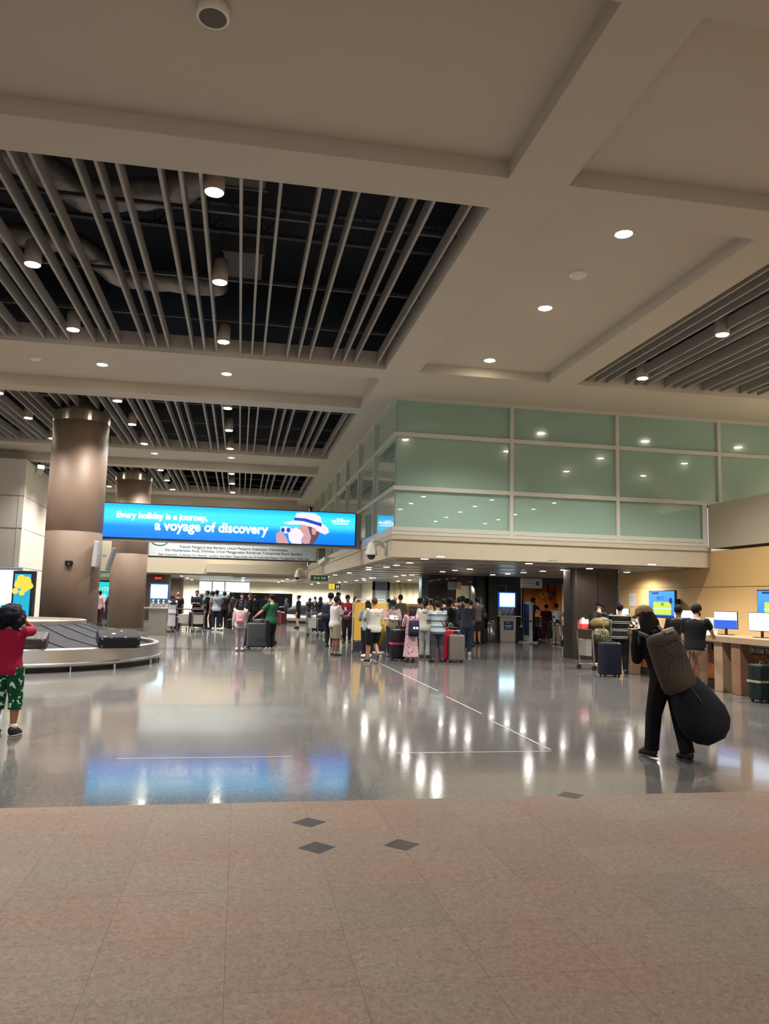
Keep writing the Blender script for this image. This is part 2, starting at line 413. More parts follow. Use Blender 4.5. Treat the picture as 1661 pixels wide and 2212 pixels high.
# smoke detectors, ceiling speaker
def disc_thing(name, label, cat, x, y, z, r, h, mat):
    b = nb(); lathe(b, [(r, 0), (r, -h*.5), (r*.7, -h), (r*.3, -h*1.05)], 24); o = obj(name, b, mat, smooth=False, loc=(x, y, z)); tag(o, label, cat)
disc_thing('smoke_detector', 'round white smoke detector in the plain recess at upper right', 'smoke detector', 5.42, 11.9, 7.22, .15, .07, RING)
p = F(76, 773, 7.3); disc_thing('smoke_detector', 'small white smoke detector left of the flush lights beyond the nearest opening', 'smoke detector', p.x, p.y, 7.3, .14, .06, RING)
t = thing('ceiling_speaker', 'round grey speaker fixed to the ceiling at the top edge', 'speaker', (-.49, 7.05, 7.22))
b = nb(); lathe(b, [(.15, 0), (.16, -.12), (.15, -.13)], 28); obj('rim', b, RING, t, True)
b = nb(); lathe(b, [(.135, -.128), (.12, -.136)], 28); obj('speaker_cone', b, M('speaker grey', (86, 80, 72), .7), t)

# ---------------------------------------------------------------- glass screen (upper floor)
YG, XG = 19.8, 3.86
FR = M('frame paint', (188, 188, 176), .5)
GL = M('frosted green glass', (140, 168, 154), .12, spec=.5, coat=.8)
GL.node_tree.nodes['Principled BSDF'].inputs['Coat Roughness'].default_value = .01
zr = [3.36, 4.43, 5.98, 7.0]      # rail centres, bottom to top
zr = [A(850, 1141, YG).z, A(850, 1053, YG).z, A(851, 937, YG).z, 6.97]
mx = [XG, A(1105, 1000, YG).x, A(1333, 1000, YG).x, A(1553, 1000, YG).x]
mx += [mx[-1]+3.1, mx[-1]+6.2]
glass = []
for i in range(len(mx)-1):
    t = thing('glass_panel_bay', ['frosted green glass bay at the corner of the upper floor, left of three clear bays', 'frosted green glass bay, middle one on the front of the upper floor', 'frosted green glass bay above the start of the beige bulkhead', 'frosted green glass bay at the right edge above the bulkhead', 'frosted green glass bay past the right edge'][i], 'glass wall', ((mx[i]+mx[i+1])/2, YG+.05, zr[0]))
    for k in range(3):
        if i >= 3 and k == 0: continue
        x0, x1 = mx[i]-(mx[i]+mx[i+1])/2, mx[i+1]-(mx[i]+mx[i+1])/2
        if i == 2 and k == 0: x1 = 12.72-(mx[i]+mx[i+1])/2
        obj('glass_pane', box(x0+.02, x1-.02, 0, .02, zr[k]-zr[0]+.02, zr[k+1]-zr[0]-.02), GL, t)
side = [19.8+3.16*i for i in range(9)]
for i in range(8):
    t = thing('glass_panel_bay', 'frosted glass bay on the side facing the hall, %s from the corner' % ['first', 'second', 'third', 'fourth', 'fifth', 'sixth', 'seventh', 'eighth'][i], 'glass wall', (XG+.05, side[i]+1.58, zr[0]))
    for k in range(3):
        obj('glass_pane', box(0, .02, -1.56, 1.56, zr[k]-zr[0]+.02, zr[k+1]-zr[0]-.02), GL, t)
fb = nb()
for k, z in enumerate(zr):
    hh = .055 if 0 < k < 3 else .06
    if k == 0:
        bx(fb, XG-.02, 12.85, YG-.03, YG+.1, z-.06, z+.05); bx(fb, XG-.04, 12.85, YG-.05, YG+.1, z-.16, z-.07)
        bx(fb, XG-.02, XG+.1, YG+.1, 45.1, z-.06, z+.05); bx(fb, XG-.04, XG+.1, YG+.1, 45.1, z-.16, z-.07)
    else:
        bx(fb, XG-.02, mx[-1], YG-.03, YG+.1, z-hh, z+hh); bx(fb, XG-.02, XG+.1, YG+.1, 45.1, z-hh, z+hh)
for x in mx[1:]:
    bx(fb, x-.05, x+.05, YG-.035, YG+.1, (zr[0] if x < 12.9 else 4.2)-.1, 7.0)
for y in side[1:]+[45.08]: bx(fb, XG-.03, XG+.1, y-.035, y+.035, zr[0]-.1, 7.0)
bx(fb, 12.72, 12.86, YG-.035, YG+.1, zr[0]-.16, zr[1])
struct('trim_3', fb, FR)
# fascia under the glass
ZL = 2.7
fs = nb()
zf = zr[0]-.16
bx(fs, XG+.0, 12.95, YG, YG+.35, ZL+.04, zf); bx(fs, XG, XG+.35, YG+.35, 62, ZL+.04, zf)
bx(fs, XG-.03, 12.95, YG-.04, YG+.35, zf-.12, zf-.002) ; bx(fs, XG-.03, XG+.3, YG+.35, 62, zf-.12, zf-.002)
struct('wall_front', fs, CREAM)
# slab over the low area, its reflective strip ceiling
struct('ceiling', bx(nb(), XG+.3, 26, YG+.3, 62, 3.0, 3.1), M('grey void', (84, 82, 78), .9))
STRIP = M('metal strip ceiling', (158, 154, 144), .3, .3)
t = thing('strip_ceiling', 'low grey metal strip ceiling under the upper floor', 'ceiling', (14, 40, ZL))
b = nb()
x = XG+.36
while x < 25:
    bx(b, x-14, x-14+.13, YG+.4-40, 61.9-40, .02, .06); x += .165
tag(obj('metal_strips', b, STRIP, t))
b = nb()
y = YG+1.2
while y < 61: bx(b, XG+.36-14, 25-14, y-.04-40, y+.04-40, -.0, .07); y += 2.45
obj('cross_rails', b, M('pale rail', (170, 165, 155), .4), t)
low = [(951.5, 1201), (917, 1206.7), (885, 1214.9), (856.8, 1220), (834.9, 1224.3), (1142.8, 1216.7), (1172.6, 1233), (1217, 1230.5), (1273.5, 1227.4), (1408, 1218.3), (1096.7, 1238.8), (1131, 1236), (1064.3, 1241),
       (1014.8, 1228.6), (956, 1234.4), (983, 1231.3), (987.4, 1245.7), (916.6, 1250.9), (889.6, 1241.5), (872, 1242.6), (855.7, 1244.3), (884.5, 1252.9), (859.6, 1255), (828, 1257.5),
       (796, 1229.5), (787, 1253), (797, 1225), (832, 1224), (755, 1237), (724, 1241.5), (707, 1245.5), (785, 1249.5), (763, 1252), (733, 1257.5), (802, 1248), (855, 1244), (817, 1249)]
seen = []
spots_ = []
for i, (x, y) in enumerate(low):
    p = F(x, y, ZL)
    p.x = min(p.x, 12.4)
    if any((p-q).length < .8 for q in seen): continue
    seen.append(p.copy())
    spots_.append((p.x, p.y, LOW_W if x != 1408 else LOW_W*4.5))
downlight('unlit', F(1193.7, 1210, ZL).x, F(1193.7, 1210, ZL).y, ZL, 'unlit round downlight in the low strip ceiling near its front edge', None, None)

for x in (-12, -7.5, -3.5, .2, 2.9):
    for y in (49, 54.5, 59.6): downlight('low', x, y, 2.78, 'added round downlight in the far low ceiling, %s row, %s' % ({49: 'front', 54.5: 'middle', 59.6: 'back'}[y], {-12: 'leftmost', -7.5: 'second from left', -3.5: 'in the middle', .2: 'second from right', 2.9: 'rightmost'}[x]), 'added downlights in the far low ceiling', LOW_W*9)  # made-up lamps, added to brighten the far hall and its end wall
for x, y in ((6.5, 38), (10.5, 38), (6.5, 43.8), (10.5, 43.8), (12.6, 43.8), (15, 43.8), (6.5, 48.5), (10.5, 48.5), (15, 48.5), (10.5, 52.4), (13, 52.4), (5.4, 54.5), (5.4, 59.6), (7.4, 59.6)): spots_.append((x, y, LOW_W*10))  # made-up lamps, added to lift the pale far walls and pilasters
spots_.append((12.1, 23.0, LOW_W*3))  # extra lamp added for the glow on the tan wall
MARKS = [(640, 700, 'near the green hanging sign'), (700, 775, 'over the hanging yellow letter sign'), (775, 835, 'over the yellow framed board'), (835, 905, 'over the slim yellow pilasters'), (905, 925, 'over the blue grey pier'),
         (925, 985, 'over the dark brown wall'), (985, 1022, 'over the pale opening'), (1022, 1070, 'over the grey green column'), (1070, 1120, 'over the lit kiosk with blue notice'), (1120, 1180, 'over the white paper banner'), (1180, 1345, 'by the dark bronze column'), (1345, 1700, 'by the tan wall')]
bins = {}
for x, y, w in spots_:
    v = Vector((x, y, ZL))-CAM; px = W_/2+FOC*v.dot(RX)/v.dot(FX)
    nm = next((n for a, b_, n in MARKS if a <= px < b_), 'far out of the way'); bins.setdefault(nm, []).append((y, x, w))
for nm, L in bins.items():
    for k, (y, x, w) in enumerate(sorted(L)):
        downlight('low', x, y, ZL, 'round downlight in the low strip ceiling %s, %s' % (nm, ['nearest one', 'second nearest', 'third nearest', 'fourth nearest', 'fifth nearest', 'sixth nearest', 'seventh nearest', 'eighth nearest', 'ninth nearest', 'tenth nearest', 'eleventh nearest', 'twelfth nearest'][min(k, 11)]), 'downlights in the low strip ceiling', w)  # surveyed lamps and the added ones share these labels
# ---------------------------------------------------------------- right wall, bulkhead
TAN = M('tan wall panel', (222, 184, 124), .55, noise=.06, nscale=1.2)
XW = 12.95
struct('wall_right', bx(nb(), XW, XW+.3, 2, 25.2, 0, 3.2), TAN)
struct('trim_4', bx(nb(), XW-.012, XW, 2, 25.2, 2.2, 2.212), M('panel joint', (140, 120, 92), .5))
zb0, zb1 = A(1530, 1185, YG-.06).z, A(1531, 1091, YG-.06).z
struct('wall_right', bx(nb(), 12.87, 17.4, 2, YG-.06, zb0, zb1), CREAM)
struct('wall_right', bx(nb(), 17.4, 17.6, 2, YG, zb0, 7.3), CREAM)
# ---------------------------------------------------------------- dark cladding column under the upper floor
DKC = M('dark bronze cladding', (58, 52, 48), .35, .3)
t = thing('clad_column', 'dark bronze rounded column beside the luggage cart and counter', 'column', (10.7, 22.6, 0))
b = nb()
pts = []
for (cx, cy, a0) in ((.62, -.25, -90), (.62, .3, 0), (-.62, .3, 90), (-.66, -.25, 180)):
    for k in range(5):
        a = math.radians(a0+k*22.5); pts.append((cx+.15*math.cos(a), cy+.15*math.sin(a)))
vb = [b.verts.new((x, y, 0)) for x, y in pts]; vt = [b.verts.new((x, y, ZL+.04)) for x, y in pts]
for i in range(len(pts)): b.faces.new((vb[i], vb[(i+1) % len(pts)], vt[(i+1) % len(pts)], vt[i]))
b.faces.new(vb[::-1]); b.faces.new(vt)
obj('cladding', b, DKC, t)
obj('cladding_joint', box(.0, .03, -.405, -.4, .1, ZL), M('joint black', (12, 11, 10), .8), t)
obj('corner_strip', box(.8, .86, .1, .14, 0, ZL), FR, t)
# ---------------------------------------------------------------- round columns
PK = M('column cladding', (112, 93, 79), .55, noise=.05, nscale=2)
CH = M('brushed collar', (150, 142, 128), .25, .9)
def column(x, y, r, lab):
    t = thing('round_column', lab, 'column', (x, y, 0))
    b = nb(); lathe(b, [(r, .12), (r, 3.38), (r-.004, 3.385), (r-.004, 3.395), (r, 3.4), (r, 6.72)], 48); obj('shaft', b, PK, t, True)
    b = nb(); lathe(b, [(r+.012, 6.68), (r+.012, 6.98)], 48); lathe(b, [(r-.2, 6.98), (r-.2, 7.6)], 32); obj('collar', b, CH, t)
    b = nb(); lathe(b, [(r+.02, 0), (r+.02, .14)], 48); obj('base_band', b, CH, t)
    return t
c1 = A(157, 1200, 24.4); c2 = A(279, 1200, 36.3)
column(c1.x, 24.4, .80, 'thick round beige column behind the carousel, nearest one with metal collar')
column(c2.x, 36.4, .78, 'second round beige column, behind the blue lit banner end')
c3 = A(342, 1230, 47.6); column(c3.x, 47.6, .74, 'third round column with the red digital clock on it')
c4 = A(383, 1240, 58); column(c4.x-.2, 57.5, .72, 'farthest round beige column, mostly hidden')
# ---------------------------------------------------------------- left wall block
WH = M('white wall panels', (206, 201, 190), .6)
p0 = A(-60, 1100, 33); p1 = A(50, 1100, 33); p2 = A(103, 1110, 38)
b = nb()
def wallq(b, a, c, z0, z1, th=.2):
    d = (Vector((c.x, c.y, 0))-Vector((a.x, a.y, 0))).normalized(); n = Vector((-d.y, d.x, 0))*th
    q = [Vector((a.x, a.y, 0)), Vector((c.x, c.y, 0)), Vector((c.x, c.y, 0))+n, Vector((a.x, a.y, 0))+n]
    lo = [b.verts.new((v.x, v.y, z0)) for v in q]; hi = [b.verts.new((v.x, v.y, z1)) for v in q]
    for i in range(4): b.faces.new((lo[i], lo[(i+1) % 4], hi[(i+1) % 4], hi[i]))
    b.faces.new(lo[::-1]); b.faces.new(hi)
p0x = Vector((p1.x-14, 33, 0))
wallq(b, p0x, p1, 0, 6.9); wallq(b, p1, p2, 0, 6.9)
struct('wall_left', b, WH)
b = nb()
for z in (2.55, 4.1, 5.4): wallq(b, p0x+Vector((0, -.01, 0)), Vector((p1.x+.01, p1.y-.01, 0)), z, z+.025, .02); wallq(b, Vector((p1.x, p1.y-.015, 0)), Vector((p2.x+.01, p2.y-.01, 0)), z, z+.025, .02)
struct('trim_5', b, M('seam', (120, 116, 108), .7))
bd = M('grey door', (150, 145, 136), .5)
t = thing('wall_vent_door', 'narrow grey door panel in the white wall left of the thick column', 'door', (p2.x-.9, 36.1, 0), math.atan2(p2.y-p1.y, p2.x-p1.x))
obj('door_leaf', box(-.55, .55, -.08, -.02, 0, 2.35), bd, t); obj('door_handle', box(-.48, -.44, -.14, -.08, .95, 1.2), M('chrome', (190, 190, 190), .2, .9), t)
# ---------------------------------------------------------------- far hall: bridges, low ceiling, end wall
b = nb(); bx(b, -30, XG, 46.0, 46.4, 2.86, 7.0); struct('wall_back', b, CREAM)
b = nb(); bx(b, -1.9, XG, 45.5, 46.0, 2.95, 3.45); bx(b, -.4, XG, 47.2, 47.6, 2.75, 3.1); struct('wall_back', b, CREAM)
struct('ceiling', box(-30, XG, 46.4, 62, 2.78, 2.85), STRIP)
YE = 61.5
struct('wall_back', box(-30, 26, YE, YE+.3, 0, 3.4), M('pale yellow wall', (226, 220, 196), .8))
SKYW = ramp_mat('daylight outside', 'grad', [(0, (120, 160, 170)), (.45, (150, 190, 198)), (.5, (240, 252, 255)), (1, (235, 250, 255))], emit=0.86)
wx0, wx1 = A(431, 1260, YE).x, A(540, 1260, YE).x
struct('window_1', box(wx0, wx1, YE-.03, YE-.0, .9, 2.7), SKYW)
b = nb()
for x in (wx0-.1, (wx0*.75+wx1*.25), (wx0+wx1)/2, wx1): bx(b, x-.03, x+.05, YE-.08, YE-.03, .9, 2.7)
bx(b, wx0-.1, wx1+.1, YE-.08, YE-.03, 1.95, 2.0)
struct('trim_6', b, FR)
struct('wall_back', box(A(496, 1280, 56).x, A(632, 1280, 56).x, 56, 56.2, 0, A(560, 1281, 56).z), M('black partition', (6, 6, 9), .95, spec=.05))
# pleated cream wall and facade of the offices at right
YP = 46.0
b = nb(); x = A(640, 1300, YE).x
bx(b, A(763, 1300, 54).x, A(925, 1300, 54).x+3, 54, 54.3, 0, 2.9)
bx(b, A(780, 1300, 53.6).x, A(790, 1300, 53.6).x, 53.2, 54, 0, 2.8)
struct('wall_back', b, M('pale yellow wall'))
b = nb()
for px in (842, 855, 869, 882, 895, 907): 
    q = A(px, 1300, 46); lathe(b, [(.24, 0), (.24, 2.69)], 20, (q.x, 46, 0))
tag(obj('round_pilasters', b, M('pilaster cream', (226, 218, 180), .6), smooth=True), 'row of slim pale yellow half round pilasters on the far wall', 'pilasters')
BLG = M('blue grey panel', (84, 98, 106), .5)
t = thing('door_frame', 'blue grey door surround in the far pale wall', 'door', (A(822, 1300, 45.8).x, 45.8, 0))
obj('jamb', box(-.5, -.38, -.1, .1, 0, 2.7), BLG, t); obj('jamb', box(.38, .5, -.1, .1, 0, 2.7), BLG, t); obj('head', box(-.5, .5, -.1, .1, 2.2, 2.7), BLG, t); obj('door_leaf', box(-.36, .36, -.02, .04, 0, 2.2), M('pale door', (170, 180, 176), .4), t)

YF = 31.6
def xr(px, Y=YF): return A(px, 1300, Y).x
def zr_(px, py, Y=YF): return A(px, py, Y).z
BRN = M('dark brown panel', (52, 42, 38), .4, coat=.3)
BLK = M('black panel', (24, 23, 24), .4)
fa = nb()
bx(fa, xr(923), xr(985), YF, YF+.2, 0, 2.76); bx(fa, xr(985), xr(1022), YF, YF+.2, zr_(1000, 1265), 2.76)
struct('wall_back', fa, BRN)
struct('wall_back', box(xr(909), xr(923), YF-.1, YF+.4, 0, 2.76), BLG)
struct('wall_back', box(xr(985), xr(1022), YF+3, YF+3.2, 0, 2.76), M('pale yellow wall'))
t = thing('clad_column', 'glossy grey green clad column behind the queue', 'column', (xr(1037), YF, 0))
b = nb(); w = (xr(1052)-xr(1022))/2
loft(b, [((0, .25, 0), (w, 0, 0), (0, .5, 0)), ((0, .25, 2.76), (w, 0, 0), (0, .5, 0))], 32); obj('cladding', b, M('grey green cladding', (96, 102, 96), .3, .4), t, True)
fa = nb()
bx(fa, xr(1052), xr(1071), YF-.2, YF+.6, 0, 2.76)
bx(fa, xr(1071), xr(1133), YF+.1, YF+.3, 0, 2.76); bx(fa, xr(1133), xr(1243), YF+.1, YF+.3, zr_(1180, 1262), 2.76); bx(fa, xr(1243), 22, YF+.1, YF+.3, 0, 2.76)
struct('wall_back', fa, BLK)
fa = nb(); fz = zr_(1085, 1265)
bx(fa, xr(1071.5), xr(1073), YF+.06, YF+.1, 0, 2.7); bx(fa, xr(1073), xr(1094), YF+.06, YF+.1, fz, fz+.02); bx(fa, xr(1093.3), xr(1094.5), YF+.06, YF+.1, 2.0, fz)
struct('trim_7', fa, FR)
# wood lined office behind
WOOD = ramp_mat('orange wood', 'noise', [(0, (120, 62, 22)), (1, (176, 102, 44))], 2.5, .4, interp='LINEAR')
YO = 38.0
fa = nb(); bx(fa, xr(1125, YO), xr(1210, YO), YO, YO+.2, 0, 2.7)
bx(fa, xr(1183, YO-.4), xr(1184.5, YO-.4), YO-.4, YO, 0, 2.5); bx(fa, xr(1205, YO-.6), xr(1219, YO-.6), YO-.6, YO, 0, 2.6)
bx(fa, xr(1183, YO-.4), xr(1207, YO-.4), YO-.4, YO-.3, 2.25, 2.6)
struct('wall_back', fa, WOOD)
struct('ceiling', box(xr(1125, YO), xr(1219, YO)+1, YF+.3, YO+.2, 2.76, 2.9), STRIP)
struct('wall_back', box(xr(1217, YO-1), xr(1262, YO-1), YO-1, YO-.8, 0, 2.76), CREAM)
struct('window_2', box(xr(1231, YO-1.1), xr(1245, YO-1.1), YO-1.1, YO-1.02, .9, zr_(1235, 1273, YO-1)), M('dark glass', (30, 36, 34), .15))
struct('trim_8', box(xr(1229.5, YO-1.12), xr(1231, YO-1.12), YO-1.12, YO-1.02, .8, zr_(1235, 1271, YO-1)), FR)
for (x, y) in ((1194, 1253), (1191, 1259.5)):
    p = F(x, y, 2.76); downlight('low', p.x, min(p.y, 37), 2.76, 'round downlight inside the wood lined office, %s' % ('nearer' if y < 1255 else 'farther'), 'downlights inside the wood lined office', 420)
BRASS = M('brass', (214, 178, 98), .3, .7)
def emblem(px, py, mat, lab):
    p = A(px, py, YO-.06 if px < 1180 else YO-.45); b = nb()
    o = [(0, -.2), (.13, -.1), (.17, .06), (.22, .14), (.1, .12), (0, .2), (-.1, .12), (-.22, .14), (-.17, .06), (-.13, -.1)]
    poly(b, o, -.02, .02); t = obj('wall_emblem', b, mat, bevel=.01); t.location = (p.x, p.y, p.z); tag(t, lab, 'emblem')
    b = nb(); lathe(b, [(.06, -.01), (.04, .02)], 16); c = obj('boss', b, M('boss', (90, 70, 40), .4, .5), t); c.rotation_euler = (PI/2, 0, 0); c.location = (0, -.03, 0)
emblem(1172.5, 1284, BRASS, 'winged brass emblem on the orange wood wall')
emblem(1189, 1283, M('dark bronze', (92, 56, 30), .4, .4), 'dark shield plaque on the wood wall right of the brass emblem')
# ================================================================ SIGNS AND SCREENS
def screen_text(body, px, py, Y, hpx, mat, parent, base, wpx=None, bold=0.0, shear=0.0):
    """lettering laid on a sign face that stands at depth Y"""
    p = A(px, py, Y); s = hpx/FOC*Y*1.38
    o = text('lettering', body, s, (p.x-base[0], Y-base[1]-.006, p.z-base[2]), FRONT, mat, parent, bold=bold, shear=shear)
    if wpx:
        xs = [v.co.x for v in o.data.vertices]; wm = A(px+wpx, py, Y).x-p.x
        o.scale = (wm/(max(xs)-min(xs)), 1, 1)
    return o
YBN = 25.0
a, c = A(221, 1086, YBN), A(766, 1180, YBN)
bx0, bx1 = A(222, 1100, YBN).x, A(767, 1140, YBN).x
bz1, bz0 = A(768, 1110, YBN).z, A(766, 1179, YBN).z
base = ((bx0+bx1)/2, YBN, bz0)
t = thing('led_banner', 'long blue lit banner reading a voyage of discovery, hung between column and balcony', 'banner', base)
hw = (bx1-bx0)/2; hh = bz1-bz0
HOUS = M('banner housing', (150, 148, 150), .4)
obj('housing', box(-hw-.28, hw+.05, .06, .36, -.1, hh+.03), HOUS, t)
obj('bezel', box(-hw-.03, hw+.03, .02, .06, -.03, hh+.03), M('black bezel', (14, 15, 20), .3), t)
LED = ramp_mat('led blue', 'grad', [(0, (0, 110, 236)), (.34, (10, 130, 245)), (.55, (60, 200, 250)), (.8, (50, 205, 250)), (1, (10, 160, 235))], emit=1.15, interp='LINEAR')
obj('led_screen', box(-hw, hw, 0, .02, 0, hh), LED, t)
WT = M('led white', (235, 250, 255), emit=1.3)
screen_text('Every holiday is a journey,', 251, 1117, YBN, 13, WT, t, base, 197, .012)
screen_text('a voyage of discovery', 334, 1144, YBN, 21, WT, t, base, 246, .014)
for (lx0, lx1, ly, lh) in ((727, 741, 1121.5, .02), (716, 726, 1126, .035), (728, 733, 1126, .035), (735, 746, 1126, .035), (748, 755, 1126, .035), (719, 752, 1131, .018)):
    la, lb = A(lx0, ly, YBN), A(lx1, ly, YBN); obj('small_logo_bar', box(la.x-base[0], lb.x-base[0], -.008, -.004, la.z-base[2]-lh, la.z-base[2]+lh), WT, t)
t_ch = [o for o in t.children if o.name.startswith('lettering')]
def blob(name, pts, mat, d):          # flat picture shapes on the screen, photo outline on the sign plane
    b = nb(); q = [A(x, y, YBN) for x, y in pts]
    poly(b, [(p.x-base[0], p.z-base[2]) for p in q], -d, -d+.002); return obj(name, b, mat, t)
sk = M('picture skin', (215, 165, 170), emit=.75); skl = M('picture pale', (240, 228, 235), emit=.85); hr = M('picture hair', (110, 78, 92), emit=.7); bl = M('picture blue', (20, 60, 170), emit=1.09)
blob('picture_face', [(640, 1142), (652, 1134), (676, 1134), (686, 1142), (683, 1158), (672, 1172), (660, 1175), (646, 1168)], sk, .006)
blob('picture_hair', [(664, 1133), (686, 1136), (694, 1146), (690, 1154), (684, 1166), (676, 1175.5), (668, 1176), (672, 1160), (668, 1148)], hr, .008)
blob('picture_ear', [(673, 1142), (680, 1140), (684, 1147), (680, 1156), (674, 1154)], sk, .011)
blob('picture_hat', [(612, 1128), (625, 1126), (636, 1124), (640, 1108), (655, 1107), (680, 1109), (692, 1116), (696, 1130), (708, 1141), (711, 1150), (702, 1155), (688, 1149), (674, 1139), (652, 1133), (630, 1133), (616, 1132)], skl, .009)
blob('picture_hat_band', [(636, 1118), (660, 1120), (686, 1128), (695, 1130), (694, 1138), (680, 1133), (656, 1126), (635, 1124)], bl, .012)
blob('picture_hand', [(597, 1152), (604, 1148), (612, 1152), (618, 1160), (624, 1174), (598, 1173), (596, 1164)], sk, .010)
blob('picture_hand', [(630, 1143), (640, 1139), (650, 1146), (656, 1156), (650, 1166), (652, 1175), (630, 1174), (624, 1166), (622, 1150)], skl, .010)
blob('picture_lens', [(605, 1139), (614, 1137), (627, 1139), (632, 1144), (628, 1152), (614, 1152), (606, 1149)], skl, .012)
for cx in (611, 623): blob('picture_lens', [(cx+4.4*math.cos(k*PI/5), 1145+5.4*math.sin(k*PI/5)) for k in range(10)], bl, .014)
obj('end_bracket', box(hw+.05, hw+.2, .1, .36, -.1, hh), HOUS, t, bevel=.02)
# white notice behind
YN = 37.0
base = (0, YN, 0); nx0, nx1 = A(322, 1185, YN).x, A(683, 1190, YN).x
nz0 = A(683, 1212, YN).z; nz1 = nz0+1.08
base = ((nx0+nx1)/2, YN, nz0)
t = thing('notice_banner', 'white notice board with black Indonesian lettering hung behind the blue banner', 'sign', base)
hw = (nx1-nx0)/2
obj('housing', box(-hw-.1, hw+.05, .04, .4, -.06, 1.2), HOUS, t)
obj('notice_face', box(-hw, hw, 0, .03, 0, 1.1), M('notice white', (196, 206, 208), .4), t)
obj('notice_edge', box(-hw-.02, hw+.02, -.01, .04, -.05, 0), M('black bezel'), t)
INK = M('ink', (28, 32, 40), .6)
screen_text('Kepada Pengguna Jasa Bandara, Untuk Menjamin Keamanan, Kenyamanan,', 388, 1183, YN, 5.6, INK, t, base, 234)
screen_text('Dan Keselamatan Anda, Dihimbau Untuk Menggunakan Kendaraan Transportasi Resmi Bandara', 356, 1190, YN, 5.6, INK, t, base, 296)
screen_text('Dear Customers, To Ensure Your Security, Comfort, And Safety. Please Kindly Use An Authorized Airport Transportation Thank You.', 341, 1199, YN, 4.6, INK, t, base, 326, shear=.25)
for o in t.children:
    if o.name.startswith('lettering'): o.rotation_euler.y = 0
tq = M('emblem teal', (70, 140, 150), .5)
for px in (345, 662):
    b = nb(); q = A(px, 1168, YN); tube(b, [(q.x-base[0]+.36*math.cos(a), -.012, q.z-base[2]+.2*math.sin(a)) for a in [PI*1.1+k*.8*PI/8 for k in range(9)]], .022, 6); obj('emblem_arc', b, tq, t)
b = nb()
for k in range(7): bx(b, hw+.15+k*.11, hw+.19+k*.11, .02, .5, .1, 1.1)
tag(obj('louvre_grille', b, M('louvre grey', (96, 98, 100), .5), loc=base), 'grey upright louvre blades beside the white notice board', 'louvre')

# camera domes
def dome_camera(px, py, Y, s, lab, arm=1, cat='security camera', k=0):
    p = A(px, py, Y); t = thing('security_camera', lab, cat, p)
    b = nb(); lathe(b, [(.02*s, .34*s), (.08*s, .32*s), (.13*s, .2*s), (.17*s, .0), (.18*s, -.03*s)], 20); obj('camera_housing', b, FR, t, True)
    b = nb(); ball(b, (0, 0, -.03*s), .12*s, .12*s, .13*s, 16, 10); obj('smoked_dome', b, M('smoked dome', (16, 16, 18), .1), t, True)
    b = nb(); tube(b, [(0, 0, .33*s), (.06*s*arm, 0, .4*s), (.22*s*arm, 0, .34*s), (.42*s*arm, 0, .16*s)], .045*s, 8); bx(b, .42*s*arm-.04*s, .42*s*arm+.05*s, -.08*s, .08*s, -.02*s, .34*s); obj('bracket', b, FR, t, True)
dome_camera(802, 1197, 20.6, .95, 'white dome security camera on the balcony corner below the glass')
dome_camera(643, 1246, 39, 1.0, 'small dome security camera on the balcony side, farther along')
def cctv(px, py, Y, lab):
    p = A(px, py, Y); t = thing('security_camera', lab, 'security camera', p)
    b = nb(); bx(b, -.12, .12, -.5, 0, 0, .16); o = obj('camera_housing', b, FR, t, bevel=.02); o.rotation_euler = (-.35, 0, .4)
    b = nb(); tube(b, [(.05, 0, .05), (.1, .1, .3), (.5, .1, .3)], .03, 8); obj('bracket', b, FR, t)
cctv(694, 1221, 30, 'bullet security camera pair bracket under the balcony side beside the notice board')
cctv(83, 1026, 30, 'white camera on bracket above the white wall block')
b = nb(); lathe(b, [(.1, .09), (.12, .04), (.09, -.05), (.03, -.07)], 16); p = A(148, 1218, 23.52); tag(obj('sensor_dome', b, M('smoked dome'), loc=(p.x, 23.56, p.z)), 'small black dome camera on the thick round column', 'security camera')
p = A(208, 1200, 24.0)
t = thing('tilted_screen', 'pair of thin grey screens bracketed to the thick column below the banner', 'screen', (p.x+.02, 24.0, p.z-.35))
o = obj('screen_shell', box(-.06, .06, -.5, .0, 0, .75), HOUS, t, bevel=.02); o.rotation_euler.y = .06
o = obj('screen_shell', box(.3, .38, -.3, .2, 0, .68), M('dark shell', (90, 90, 92), .5), t, bevel=.02); o.rotation_euler.y = .25
obj('bracket', box(-.02, .3, -.2, -.15, .3, .38), M('chrome', (190, 190, 190), .2, .9), t)
# clock on column
p = A(340, 1249, 46.6)
t = thing('digital_clock', 'small red digital clock reading 15:41 on the third round column', 'clock', p)
obj('clock_case', box(-.22, .22, 0, .12, -.12, .12), BLK, t)
text('clock_digits', '15:41', .17, (-.18, -.005, -.06), FRONT, M('red digits', (255, 40, 70), emit=1.95), t, width=.36, bold=.006)
